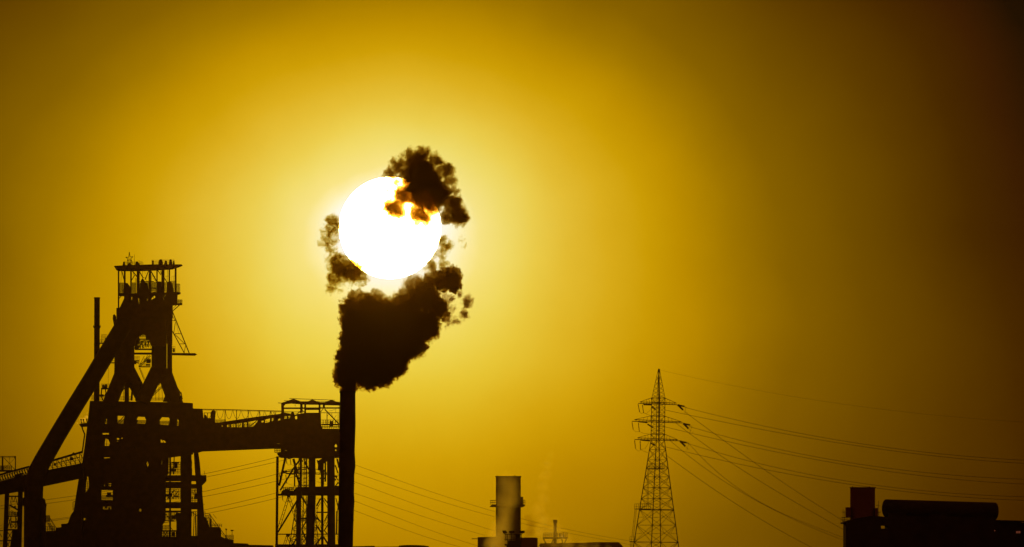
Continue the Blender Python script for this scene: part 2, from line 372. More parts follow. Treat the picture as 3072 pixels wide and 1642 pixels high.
    # blowers on the deck left
    m = MB('A', D)
    m.rail(288, 362, 1162, 1190, 6, 4, rows=3); m.lathe(303, [(1168, 14), (1180, 22), (1200, 22)], 0, 10); m.lathe(325, [(1165, 14), (1178, 20), (1200, 22)], 0, 10); m.box(285, 1195, 345, 1208, 3)
    m.path([(290, 1205), (286, 1240), (290, 1275), (300, 1300)], 10); m.path([(320, 1208), (325, 1240), (312, 1262), (280, 1258)], 9); m.box(272, 1250, 305, 1268, 3); m.rail(268, 310, 1262, 1310, 4, 3, rows=3); m.bar(345, 1030, 343, 1165, 2)
    m.rail(207, 226, 1255, 1300, 3, 3, rows=3)
    m.rail(368, 396, 955, 985, 2, 3, rows=2, solid=8)
    m.build('deck_machinery', STEEL, r)
    # cast house: the lower block with gaps clear through
    R4 = lambda a, b, c, d: [(a, b), (c, b), (c, d), (a, d)]
    m = MB('C', D)
    m.prism([(192, 198), (940, 211), (1016, 216), (1018, 628), (922, 642), (822, 655), (818, 790), (800, 800), (796, 1160), (770, 1200), (766, 1500), (-40, 1500), (-40, 1190), (0, 1188), (18, 1182), (60, 1085), (100, 830), (128, 700), (150, 560), (172, 380)], 8,
            holes=[[(318, 330), (330, 355), (328, 384), (304, 384)], [(408, 316), (470, 318), (460, 380), (408, 378)], [(574, 323), (632, 326), (645, 356), (638, 384), (566, 380), (572, 350), (562, 345)],
                   [(766, 327), (826, 330), (834, 345), (832, 362), (826, 394), (752, 390), (748, 352)], [(893, 335), (908, 360), (906, 398), (888, 396)], R4(287, 455, 344, 470),
                   [(312, 500), (340, 510), (352, 540), (345, 560), (304, 562), (306, 520)], [(402, 495), (428, 497), (424, 520), (404, 530)], R4(438, 494, 455, 502), [(756, 508), (772, 512), (798, 522), (804, 535), (756, 533)],
                   [(300, 652), (352, 652), (352, 658), (300, 662)], [(647, 686), (660, 690), (664, 715), (655, 735), (642, 706)], [(766, 680), (774, 676), (772, 712), (764, 712)],
                   R4(336, 858, 363, 886), [(282, 872), (292, 870), (290, 885), (280, 897)], R4(300, 866, 312, 886), [(278, 916), (375, 916), (375, 998), (276, 996)], R4(290, 1050, 362, 1072), [(585, 1068), (603, 1066), (605, 1088), (580, 1088)],
                   [(162, 806), (178, 810), (184, 880), (178, 910), (150, 944), (148, 910)], R4(127, 1142, 158, 1160), R4(181, 646, 188, 655), R4(557, 560, 562, 578)])
    ch = m.build('cast_house', STEEL, r)
    m = MB('C', D)
    for x0, x1, y0, y1, n in ((304, 330, 355, 384, 3), (408, 462, 352, 379, 4), (565, 644, 355, 383, 6), (749, 832, 360, 393, 7), (888, 908, 365, 396, 2), (278, 376, 965, 997, 8), (300, 362, 1048, 1072, 5), (283, 362, 860, 888, 5)):
        m.rail(x0, x1, y0, y1, n, 6, rows=3, w=3)
    m.bar(412, 376, 462, 322, 7); m.bar(425, 380, 470, 332, 5, 1); m.bar(317, 325, 317, 385, 4); m.path([(285, 500), (300, 480), (325, 476), (345, 485), (352, 510)], 20, 0, 10); m.bar(325, 500, 322, 562, 4); m.bar(305, 545, 350, 545, 3)
    m.box(395, 510, 440, 520, 2); m.box(326, 935, 358, 968, 2); m.box(316, 955, 370, 972, 2, 1); m.bar(278, 950, 374, 935, 3); m.bar(292, 872, 362, 872, 5); m.box(338, 1058, 350, 1075, 2); m.box(310, 1045, 325, 1066, 2)
    m.bar(597, 1060, 588, 1092, 4); m.bar(575, 1078, 610, 1078, 4); m.bar(764, 505, 790, 540, 4); m.bar(165, 815, 172, 935, 3); m.rail(155, 184, 850, 930, 2, 3, rows=6, w=2.5); m.bar(136, 1138, 140, 1164, 5); m.bar(148, 1138, 152, 1164, 5); m.bar(655, 690, 645, 740, 4)
    m.build('handrail', STEEL, ch)
    # right bays with columns
    MB('C', D).box(921, 600, 1006, 1500, 4.5).build('column', STEEL, r)
    MB('C', D).box(826, 640, 840, 1300, 1.2, 2).build('column', STEEL, r)
    MB('C', D).prism([(1026, 600), (1060, 600), (1074, 700), (1088, 870), (1100, 1010), (1110, 1130), (1118, 1500), (1052, 1500), (1054, 1000), (1046, 880), (1034, 740)], 3).build('raking_column', STEEL, r)
    m = MB('C', D); m.box(796, 797, 1126, 845, 5); m.prism([(1062, 845), (1126, 845), (1120, 852), (1090, 882), (1062, 884)], 3); m.box(780, 850, 924, 902, 4); m.box(1000, 868, 1060, 902, 3)
    m.box(770, 1014, 1064, 1064, 4); m.box(795, 950, 850, 968, 3); m.box(760, 1082, 930, 1096, 3); m.box(760, 1160, 865, 1166, 3); m.box(1000, 1030, 1062, 1072, 3.2, 1); m.box(760, 1240, 900, 1248, 3); m.box(886, 1100, 925, 1500, 4, 1); m.prism([(760, 1290), (1120, 1300), (1120, 1500), (760, 1500)], 7)
    m.box(1006, 740, 1012, 800, 2); m.prism([(1000, 640), (1012, 690), (1006, 800), (1000, 800)], 2); m.box(850, 690, 905, 702, 2)
    m.build('bay_deck', STEEL, r)
    m = MB('C', D)
    m.rail(820, 918, 690, 790, 8, 4, rows=5, w=3); m.box(872, 700, 895, 740, 2); m.box(835, 745, 880, 765, 2, 1); m.bar(868, 645, 862, 790, 8); m.path([(820, 780), (842, 770), (850, 740), (890, 735)], 7)
    m.rail(798, 915, 908, 992, 9, 4, rows=4, w=3.2); m.bar(815, 985, 870, 915, 8); m.bar(850, 985, 900, 925, 6, 1); m.box(860, 960, 905, 972, 2)
    m.rail(785, 895, 1096, 1160, 9, 4, rows=2, w=3.5); m.bar(790, 1100, 840, 1158, 7); m.bar(845, 1158, 890, 1100, 7); m.box(845, 1120, 880, 1150, 2); m.bar(780, 1180, 885, 1165, 5)
    m.rail(775, 830, 1202, 1238, 5, 3, rows=3, w=3); m.bar(826, 1202, 856, 1240, 5); m.rail(768, 884, 1250, 1300, 10, 4, rows=3, w=4.2); m.box(850, 1255, 872, 1290, 2); m.cross(780, 1250, 815, 1295, 5)
    m.rail(1006, 1050, 905, 950, 4, 3, rows=3, w=3.4); m.rail(1004, 1055, 972, 1014, 4, 3, rows=3, w=3.4); m.bar(1040, 905, 1010, 985, 4); m.box(1030, 945, 1054, 990, 2)
    m.rail(1008, 1058, 1090, 1128, 3, 3, rows=2, w=4); m.bar(1012, 1095, 1052, 1125, 6); m.bar(1040, 1125, 1044, 1290, 10); m.bar(1028, 1130, 1022, 1290, 6, 1); m.bar(1064, 1130, 1060, 1290, 5); m.box(1000, 1286, 1060, 1300, 3)
    m.bar(1062, 690, 1068, 800, 3); m.bar(1110, 760, 1114, 797, 3); m.bar(1092, 880, 1094, 930, 3); m.bar(1105, 1030, 1112, 1035, 4)
    m.build('pipework', STEEL, r)
    # pipes down the left flank
    m = MB('Q', D); m.path([(1135, 0), (1122, 100), (1075, 470), (1040, 700), (1020, 860)], 7); m.path([(1160, 20), (1140, 130), (1092, 470), (1052, 760), (1020, 880)], 9, 1)
    m.path([(1000, 870), (998, 765), (1008, 755), (1038, 755)], 9); m.build('vent_pipe', STEEL, r)
    m = MB('B', D); m.path([(665, 605), (676, 520), (684, 465), (668, 430), (660, 400)], 11); m.prism([(640, 388), (645, 382), (715, 372), (722, 392), (700, 405), (655, 408)], 2.5)
    for X in (657, 676, 703): m.path([(X, 392), (X+2, 372), (X-3, 350)], 7); m.lathe(X-3, [(342, 12), (350, 12), (356, 8)], 0, 10)
    m.build('steam_vent', STEEL, r)
    # low sheds round the foot
    m = MB('Q', D-6); m.prism([(770, 1110), (872, 1104), (876, 1068), (935, 1055), (975, 940), (1010, 890), (1130, 860), (1130, 1500), (560, 1500), (560, 1165), (770, 1150)], 10); m.bar(866, 1070, 870, 1105, 6); m.build('shed', STEEL, r)
    m = MB('Q', D-4); m.rail(632, 678, 945, 1030, 3, 3, rows=4, w=7); m.bar(680, 975, 772, 1120, 9); m.bar(676, 1040, 745, 1150, 9); m.bar(650, 1040, 722, 1150, 12, 1)
    for i in range(6): X = 685+i*16; m.bar(X, 985+i*25, X-6, 1065+i*19, 5)
    m.ladder(640, 1030, 715, 1150, 22, 5, 3.5); m.rail(625, 745, 1095, 1165, 5, 3, rows=2, w=6); m.build('staircase', STEEL, r)
    m = MB('C', D-5)
    m.prism([(1100, 1125), (1125, 1140), (1150, 1215), (1232, 1216), (1242, 1225), (1244, 1290), (1275, 1305), (1345, 1318), (1345, 1500), (1050, 1500), (1060, 1130)], 8)
    m.build('shed', STEEL, r)
    m = MB('C', D-5); m.bar(1115, 1085, 1118, 1130, 4); m.bar(1115, 1102, 1160, 1112, 3); m.bar(1150, 1106, 1298, 1312, 5); m.bar(1140, 1130, 1285, 1310, 3, 1)
    for i in range(9): X = 1150+i*16; Y = 1108+i*22.5; m.bar(X, Y, X, Y+55, 2.5)
    m.rail(1120, 1160, 1120, 1212, 4, 3, rows=4, w=3); m.rail(1160, 1250, 1190, 1216, 6, 4, rows=2, w=2.5); m.rail(1280, 1345, 1280, 1316, 6, 5, rows=3, w=2.8); m.bar(1182, 1112, 1210, 1145, 3); m.box(1155, 1150, 1170, 1215, 2)
    m.build('staircase', STEEL, r)
    return r
make_furnace()

# floodlight posts by the shed
for i, (X, Y, lab) in enumerate(((1287, 1232, 'shorter lamp post on the shed roof beside the stairs, single head'), (1335, 1240, 'lamp post with flat twin head at the right end of the shed railing'))):
    D = 3394; b = MB('C', D).pt(X, 1316); t = thing('lamp_post', b, lab, 'lamp post', 'lamp posts on the shed roof')
    MB('C', D).bar(X, Y, X, 1316, 4.5).build('pole', STEEL, t)
    if i: MB('C', D).prism([(X-14, Y-2), (X+14, Y-2), (X+8, Y+8), (X-8, Y+8)], .9).build('lamp_head', STEEL, t)
    else: MB('C', D).prism([(X-7, Y-6), (X+8, Y-2), (X+5, Y+8), (X-5, Y+8)], .9).build('lamp_head', STEEL, t)

# ------------------------------------------------------------------ thin stack and the great downcomer pipe
def make_thin_stack():
    D = 3412; r = thing('chimney', Vector((P(200+248/2.754, 900, D).x, D, 0)), 'slender ringed chimney behind the slanting pipe, left of the furnace', 'chimney')
    m = MB('A', D); m.tubep([m.pt(251, 447), m.pt(249, 1000), Vector((m.pt(244, 900).x, D, 0))], [23*m.u, 23.5*m.u, 25*m.u], 24); m.build('shaft', DARK, r, True)
    for Y, wd, h in ((450, 54, 8), (600, 52, 5), (833, 54, 5), (883, 50, 4)):
        MB('A', D).lathe(250.5, [(Y, wd), (Y+h, wd)]).build('ring', DARK, r)
    m = MB('A', D); m.lathe(250, [(683, 62), (693, 62), (703, 50)]); m.bar(222, 675, 222, 690, 3); m.bar(279, 675, 279, 690, 3); m.build('ring', DARK, r)
    m = MB('A', D); m.rail(290, 334, 755, 795, 4, 3, rows=3); m.rail(272, 320, 797, 822, 4, 3, rows=2, solid=9); m.bar(292, 755, 288, 830, 3); m.box(318, 780, 330, 800, 1.5); m.build('platform', DARK, r)
make_thin_stack()
def make_downcomer():
    D = 3378; r = thing('gas_pipe', Vector((P(100, 900, D).x, D, 0)), 'huge slanting gas pipe running down left from the furnace top to a round vessel', 'pipe')
    m = MB('S', D); a = [(372, 975), (352, 1008), (329, 1046), (272, 1142), (225, 1218), (170, 1310), (128, 1383), (112, 1415), (103, 1445), (100.5, 1480)]
    pts = [m.pt(x, y) for x, y in a]; m.tubep(pts, [25.5*m.u]*5+[26*m.u, 27*m.u, 28*m.u, 28.3*m.u, 28.3*m.u], 32); m.build('slanting_pipe', DARK, r, True)
    m = MB('S', D); rr = 28.3
    m.tubep([m.pt(103, 1448), m.pt(101.5, 1458), m.pt(100.5, 1480), Vector((m.pt(100, 1500).x, D, 0))], [28.6*m.u, 28.6*m.u, rr*m.u*1.01, rr*m.u*1.02], 32); m.build('dust_vessel', DARK, r, True)
    m = MB('Q', D); m.prism([(575, 716), (602, 708), (618, 730), (626, 782), (640, 795), (634, 812), (628, 900), (628, 1500), (560, 1500)], 3, -1); m.build('side_tank', DARK, r)
make_downcomer()

# ------------------------------------------------------------------ conveyor rising from the left edge
def make_conveyor():
    D = 3390; r = thing('conveyor_bridge', Vector((P(120, 900, D).x, D, 0)), 'enclosed conveyor gallery with open truss on top, climbing from the left edge to the furnace', 'conveyor')
    MB('Q', D).prism([(-260, 560), (0, 480), (340, 390), (640, 325), (1100, 232), (1140, 225), (1140, 440), (1060, 447), (590, 546), (300, 610), (0, 660), (-260, 720)], 5).build('gallery', DARK, r)
    m = MB('Q', D)
    for dy in (-2.3, 2.3):
        m.bar(640, 215, 1130, 72, 24, dy); m.bar(-260, 460, 60, 370, 22, dy); m.bar(60, 368, 400, 275, 22, dy); m.bar(730, 240, 1090, 145, 7, dy)
    X = 655
    while X < 1120:
        y0 = 215-(X-640)*.29; y1 = 325-(X-640)*.2
        m.bar(X, y0, X+10, y1, 9, -2.3); m.bar(X+5, y0+12, X+70, y1-14, 9, 2.3); X += 62
    m.bar(660, 270, 1110, 180, 4); m.bar(660, 300, 1110, 215, 4); m.prism([(985, 100), (1003, 78), (1025, 92), (1025, 108)], 2); m.box(735, 232, 765, 262, 2); m.box(955, 148, 1000, 190, 2)
    X = -200
    while X < 380:
        y0 = 385-(X-60)*.29; m.bar(X, y0, X+6, y0+95, 11, -2.3); m.bar(X+10, y0, X+60, y0+80, 14, 2.3); X += 34
    m.prism([(200, 385), (300, 360), (300, 430), (200, 440)], 3)
    m.build('truss', DARK, r)
    m = MB('Q', D); m.bar(-40, 136, 215, 136, 9); m.bar(212, 132, 210, 325, 13); m.bar(36, 140, 34, 330, 20); m.bar(-40, 152, 210, 152, 5, 1); m.bar(55, 155, 210, 322, 7); m.bar(128, 140, 128, 240, 5); m.bar(205, 160, 128, 235, 4); m.bar(128, 235, 60, 300, 4)
    m.box(-60, 322, 218, 345, 4); m.rail(-20, 155, 265, 322, 6, 4, rows=2, w=7); m.box(20, 265, 52, 322, 1.5); m.prism([(185, 136), (215, 136), (215, 175)], .8); m.bar(-40, 360, 30, 380, 6)
    m.build('head_frame', DARK, r)
    m = MB('Q', D)
    for xt, xb, wt, wb in ((98, 56, 58, 52), (280, 262, 62, 60)):
        b = m.pt(xt, 600); g = m.pt(xb-18, 1377); g.z = 0; m.barp(b, g, wt*m.u*.98, 3)
    m.build('trestle_leg', DARK, r)
    m = MB('Q', D)
    m.box(128, 672, 250, 690, 2); m.bar(160, 690, 140, 780, 8); m.bar(165, 690, 182, 760, 8); m.bar(205, 690, 190, 760, 8); m.bar(212, 690, 240, 800, 9); m.bar(140, 755, 240, 755, 6); m.bar(130, 800, 250, 870, 22); m.bar(165, 760, 150, 800, 5)
    m.bar(100, 955, 260, 955, 14); m.rail(115, 255, 895, 955, 7, 3, rows=2, w=7); m.ladder(150, 880, 240, 945, 20, 6, 4); m.bar(135, 800, 128, 900, 6); m.bar(205, 810, 205, 850, 22)
    m.bar(115, 960, 150, 1120, 9); m.bar(150, 965, 105, 1110, 9); m.bar(150, 960, 150, 1120, 12); m.bar(215, 960, 215, 1120, 12); m.cross(155, 1055, 210, 1120, 7); m.cross(220, 970, 255, 1110, 7); m.box(155, 1020, 260, 1045, 2)
    m.box(90, 1128, 265, 1150, 3); m.cross(95, 1155, 170, 1275, 10); m.box(85, 1275, 270, 1295, 3); m.cross(90, 1298, 130, 1380, 9); m.prism([(170, 1150), (260, 1150), (270, 1500), (110, 1500), (150, 1290)], 2, 1)
    m.bar(-60, 1150, 40, 1150, 12); m.bar(-10, 1180, 28, 1240, 9); m.bar(-60, 1285, 40, 1290, 14); m.box(310, 700, 330, 812, 2); m.bar(250, 655, 340, 600, 20)
    m.build('trestle_bracing', DARK, r)
make_conveyor()

# ------------------------------------------------------------------ gantry bridge to the right and its support tower
def make_gantry():
    D = 3396; r = thing('gantry_bridge', Vector((P(800, 900, D).x, D, 0)), 'deep ore bridge running right from the furnace, with cables looped under a top rail', 'gantry')
    m = MB('R', D)
    holes = [[(375, 630), (410, 622), (395, 652)], [(462, 612), (522, 606), (522, 658), (465, 650)], [(535, 600), (625, 594), (625, 655), (540, 658)], [(640, 592), (748, 578), (742, 658), (642, 658)], [(765, 575), (828, 572), (828, 655), (765, 652)],
             [(850, 560), (1012, 530), (1010, 565), (935, 650), (850, 650)], [(1075, 545), (1120, 535), (1122, 570), (1078, 580)], [(1140, 522), (1232, 500), (1228, 565), (1140, 585)], [(1258, 500), (1290, 490), (1290, 540), (1260, 560)], [(1372, 510), (1412, 500), (1412, 535), (1372, 545)],
             [(1478, 465), (1530, 460), (1528, 508), (1482, 512)], [(1548, 460), (1588, 456), (1585, 500), (1552, 510)], [(1672, 458), (1708, 455), (1712, 515), (1680, 520), (1665, 490)], [(1400, 944), (1350, 946), (1350, 952), (1400, 950)],
             [(2360, 985), (2385, 945), (2412, 990), (2400, 1010), (2375, 1010)], [(2370, 1050), (2395, 1045), (2395, 1080), (2380, 1075)], [(1490, 1066), (1530, 1060), (1530, 1068), (1490, 1074)]]
    m.prism([(-150, 328), (40, 335), (60, 500), (120, 495), (190, 500), (190, 400), (240, 350), (262, 575), (340, 575), (600, 535), (1000, 475), (1400, 425), (1460, 400), (1600, 425), (1615, 380), (1640, 385), (1660, 440), (1860, 405), (2120, 405), (2122, 590), (2150, 700),
             (2470, 700), (2470, 1195), (2200, 1200), (1900, 1212), (1730, 1200), (1640, 1195), (1600, 1200), (1570, 1215), (1530, 1205), (1400, 1190), (1350, 1120), (1420, 1090), (1420, 1032), (1300, 1033), (40, 1082), (-40, 1105), (-150, 1105)], 6, holes=holes)
    bd = m.build('girder', STEEL, r)
    m = MB('R', D)
    for x in range(470, 1010, 34): m.bar(x, 608-(x-470)*.14, x+random.uniform(-8, 8), 655, random.choice((4, 6, 10)), random.uniform(-2, 2))
    m.rail(470, 940, 600, 655, 12, 5, rows=3, w=4); m.bar(680, 655, 720, 590, 9); m.bar(760, 655, 800, 590, 8); m.bar(880, 640, 1000, 540, 14); m.bar(900, 590, 1240, 545, 5); m.bar(1150, 520, 1180, 575, 5); m.rail(1480, 1590, 475, 510, 4, 4, rows=2, w=5); m.bar(1385, 500, 1392, 545, 6); m.bar(1270, 495, 1278, 560, 5)
    m.build('lattice', STEEL, bd)
    m = MB('R', D); m.bar(-120, 336, 240, 345, 14); m.bar(240, 343, 640, 352, 14, .3); m.bar(640, 352, 1440, 375, 14); m.bar(-60, 352, 1440, 390, 5, .8)
    for X, Y1 in ((240, 560), (440, 560), (641, 550), (845, 505), (1040, 480), (1243, 445), (1320, 430)):
        m.bar(X, 340+(X-240)*.03, X, Y1, 12 if X < 1300 else 6)
    m.build('top_rail', STEEL, r)
    m = MB('R', D)
    for x0, x1, dp in ((290, 415, 155), (445, 570, 150), (580, 715, 140), (728, 865, 135), (878, 1028, 128), (1045, 1130, 95), (1140, 1235, 85), (1250, 1290, 60), (1300, 1335, 55)):
        pts = []
        for i in range(13):
            t = i/12; pts.append((x0+(x1-x0)*t, 352+(x0-240)*.03 + dp*(1-abs(2*t-1)**2.3)))
        m.path(pts, 6.5, .5, 6)
    m.build('looped_cable', STEEL, r)
    m = MB('R', D); m.rail(75, 190, 405, 500, 2, 2, rows=1, w=10); m.prism([(75, 500), (78, 440), (105, 440), (122, 470), (125, 500)], 2); m.bar(160, 495, 188, 450, 6); m.prism([(188, 575), (188, 400), (215, 360), (262, 360), (270, 430), (260, 575)], 2); m.bar(275, 372, 262, 445, 12)
    m.rail(262, 450, 525, 575, 8, 4, rows=3, w=4)
    m.build('trolley', STEEL, r)
    # roofed head over the bridge end
    m = MB('R', D)
    m.prism([(1430, 232), (1500, 212), (1600, 175), (1645, 160), (1700, 178), (1770, 205), (1900, 205), (1975, 172), (2060, 205), (2110, 218), (2190, 220), (2310, 180), (2380, 205), (2465, 225), (2465, 272), (2200, 268), (2180, 262), (1870, 258), (1760, 252), (1600, 240), (1500, 250), (1478, 275), (1430, 285)], 7)
    for a in ((1575, 155, 2370, 184, 10, -3), (1480, 194, 1700, 196, 8, -3), (1375, 233, 1500, 236, 11, -3), (2060, 196, 2460, 212, 7, 3)): m.bar(*a)
    hd = m.build('head_roof', STEEL, r)
    m = MB('R', D); m.box(1430, 230, 1478, 420, 2, -2); m.box(1758, 240, 1800, 400, 2, 2); m.box(1835, 240, 1865, 420, 2, -2); m.box(2086, 250, 2118, 440, 2, -2); m.box(2155, 250, 2192, 330, 2, 2); m.box(1476, 310, 2088, 336, 2, 0); m.box(1860, 334, 2088, 352, 2, 1); m.box(2116, 308, 2465, 330, 2, 0)
    m.bar(1800, 335, 1790, 300, 30); m.bar(1760, 375, 1700, 430, 12); m.bar(1780, 340, 1840, 400, 10); m.bar(2190, 340, 2440, 600, 20); m.bar(2160, 335, 2118, 390, 12); m.bar(1470, 385, 1850, 390, 10); m.bar(2120, 402, 2465, 404, 10); m.bar(1480, 400, 1830, 430, 6); m.bar(1730, 380, 1790, 420, 12, 1); m.bar(1670, 440, 1850, 405, 5)
    m.bar(2232, 410, 2230, 600, 13); m.bar(2384, 330, 2384, 400, 5); m.bar(2425, 420, 2425, 640, 7); m.bar(2395, 440, 2330, 560, 5); m.bar(2445, 270, 2450, 680, 7); m.bar(2300, 400, 2330, 470, 6); m.bar(2255, 380, 2380, 340, 4); m.bar(2230, 470, 2265, 420, 5)
    m.rail(2120, 2465, 530, 605, 8, 5, rows=2, w=6); m.box(2130, 598, 2465, 612, 5.4); m.rail(2150, 2465, 618, 680, 10, 5, rows=1, w=6); m.box(2140, 645, 2465, 658, 4.4); m.box(2135, 685, 2465, 702, 5.2); m.box(2278, 548, 2336, 640, 2); m.bar(1672, 255, 1672, 290, 8)
    m.build('head_frame', STEEL, hd)
    m = MB('R', D); m.rail(1312, 1418, 1034, 1095, 4, 4, rows=2, w=7, solid=8); m.build('inspection_platform', STEEL, r)
make_gantry()

def make_tower():
    D = 3390; r = thing('support_tower', Vector((P(920, 900, D).x, D, 0)), 'braced steel trestle tower holding up the right end of the ore bridge', 'tower')
    def leg(x, wt, y0, y1, dep, dy, lean=-5): 
        m = MB('L', D); a = m.pt(x, y0, dy); b = m.pt(x+lean, y1, dy)
        if y1 > 1300: b = a+(b-a)*(a.z/(a.z-b.z))
        m.barp(a, b, wt*m.u, dep); m.build('leg', DARK, r)
    leg(66, 36, 50, 1377, 2, -5, -12); leg(400, 34, 60, 560, 2, 4); leg(378, 70, 560, 1377, 3, -5); leg(565, 95, 60, 560, 4, 4, 0); leg(560, 120, 560, 1377, 4, 4, -30); leg(845, 110, 50, 1377, 4, -5, 12); leg(712, 36, 90, 1377, 1.6, 5, 2)
    leg(982, 50, 40, 1377, 2, 5, -2); leg(762, 0.1+24, 60, 420, 1, 0, 0)
    m = MB('L', D)
    m.box(56, 595, 980, 622, 8); m.prism([(340, 500), (960, 480), (960, 600), (110, 600), (130, 560), (150, 540), (200, 530), (250, 548), (300, 552)], 8); m.rail(145, 300, 500, 545, 5, 8, rows=2, w=6); m.box(60, 1180, 950, 1194, 7); m.box(630, 858, 820, 876, 3); m.prism([(30, 1335), (980, 1335), (980, 1420), (30, 1420)], 9)
    m.box(290, 1215, 340, 1223, 3); m.box(630, 1210, 800, 1218, 3); m.box(410, 945, 500, 968, 3); m.prism([(660, 110), (740, 60), (800, 60), (800, 110), (740, 150), (735, 260), (650, 250)], 3)
    m.build('cross_deck', DARK, r)
    m = MB('L', D)
    for a in ((180, 70, 90, 480, 32), (290, 80, 350, 300, 34), (300, 200, 385, 470, 26), (308, 200, 308, 480, 20), (390, 90, 270, 250, 22), (285, 235, 95, 545, 24), (450, 130, 520, 240, 22), (440, 80, 500, 210, 16), (345, 690, 60, 1160, 24), (420, 640, 500, 770, 22), (690, 660, 630, 770, 22), (690, 720, 630, 820, 9),
              (740, 660, 800, 740, 16), (730, 690, 800, 815, 9), (630, 900, 700, 1020, 12), (800, 880, 740, 1000, 12), (620, 1050, 700, 1160, 24), (810, 1020, 740, 1140, 16), (740, 1130, 810, 1210, 14), (700, 1230, 620, 1340, 24), (740, 1230, 810, 1340, 24), (930, 80, 960, 210, 26), (900, 330, 950, 400, 14), (950, 420, 900, 490, 16),
              (915, 660, 955, 830, 14), (930, 900, 955, 700, 12), (905, 170, 945, 290, 16), (410, 1110, 500, 970, 14), (420, 1130, 500, 1330, 22), (350, 1230, 280, 1340, 20), (410, 1240, 480, 1180, 10), (640, 100, 700, 300, 20), (690, 290, 770, 240, 20), (680, 370, 770, 370, 22), (700, 300, 700, 480, 16), (740, 240, 740, 480, 14),
              (500, 790, 420, 950, 10), (620, 940, 690, 1000, 20), (935, 850, 930, 1180, 22), (930, 1200, 950, 1340, 5)):
        m.bar(*a, dy=random.choice((-4.5, 4, 4.8)))
    m.build('bracing', DARK, r)
    m = MB('L', D)
    m.ladder(228, 640, 85, 1100, 30, 8, 13, -4.6); m.ladder(235, 640, 345, 1000, 30, 8, 13, -4.4); m.ladder(350, 1000, 285, 1330, 34, 6, 13, 4); m.ladder(208, 1215, 165, 1350, 28, 8, 12, -4.6); m.ladder(215, 1215, 270, 1350, 28, 8, 12, -4.4)
    m.ladder(625, 920, 695, 1140, 26, 6, 9, 4); m.ladder(800, 940, 745, 1060, 30, 7, 9, 4); m.ladder(640, 760, 600, 1180, 26, 5, 8, 5); m.ladder(610, 1200, 590, 1340, 30, 5, 6, 4); m.ladder(905, 180, 950, 330, 14, 3, 3, 4); m.cross(415, 1240, 480, 1340, 9); m.cross(415, 1000, 470, 1120, 8); m.prism([(195, 600), (262, 600), (245, 650), (210, 650)], 2, -4.6); m.prism([(185, 1180), (255, 1180), (238, 1225), (200, 1225)], 2, -4.6)
    m.build('lattice_brace', DARK, r)
    m = MB('L', D); m.tube(125, 285, 205, 265, 26); m.tube(215, 262, 300, 245, 8); m.bar(330, 240, 480, 240, 14); m.bar(330, 260, 400, 260, 5); m.build('strut_insulator', DARK, r)
    # lattice mast inside the tower
make_tower()

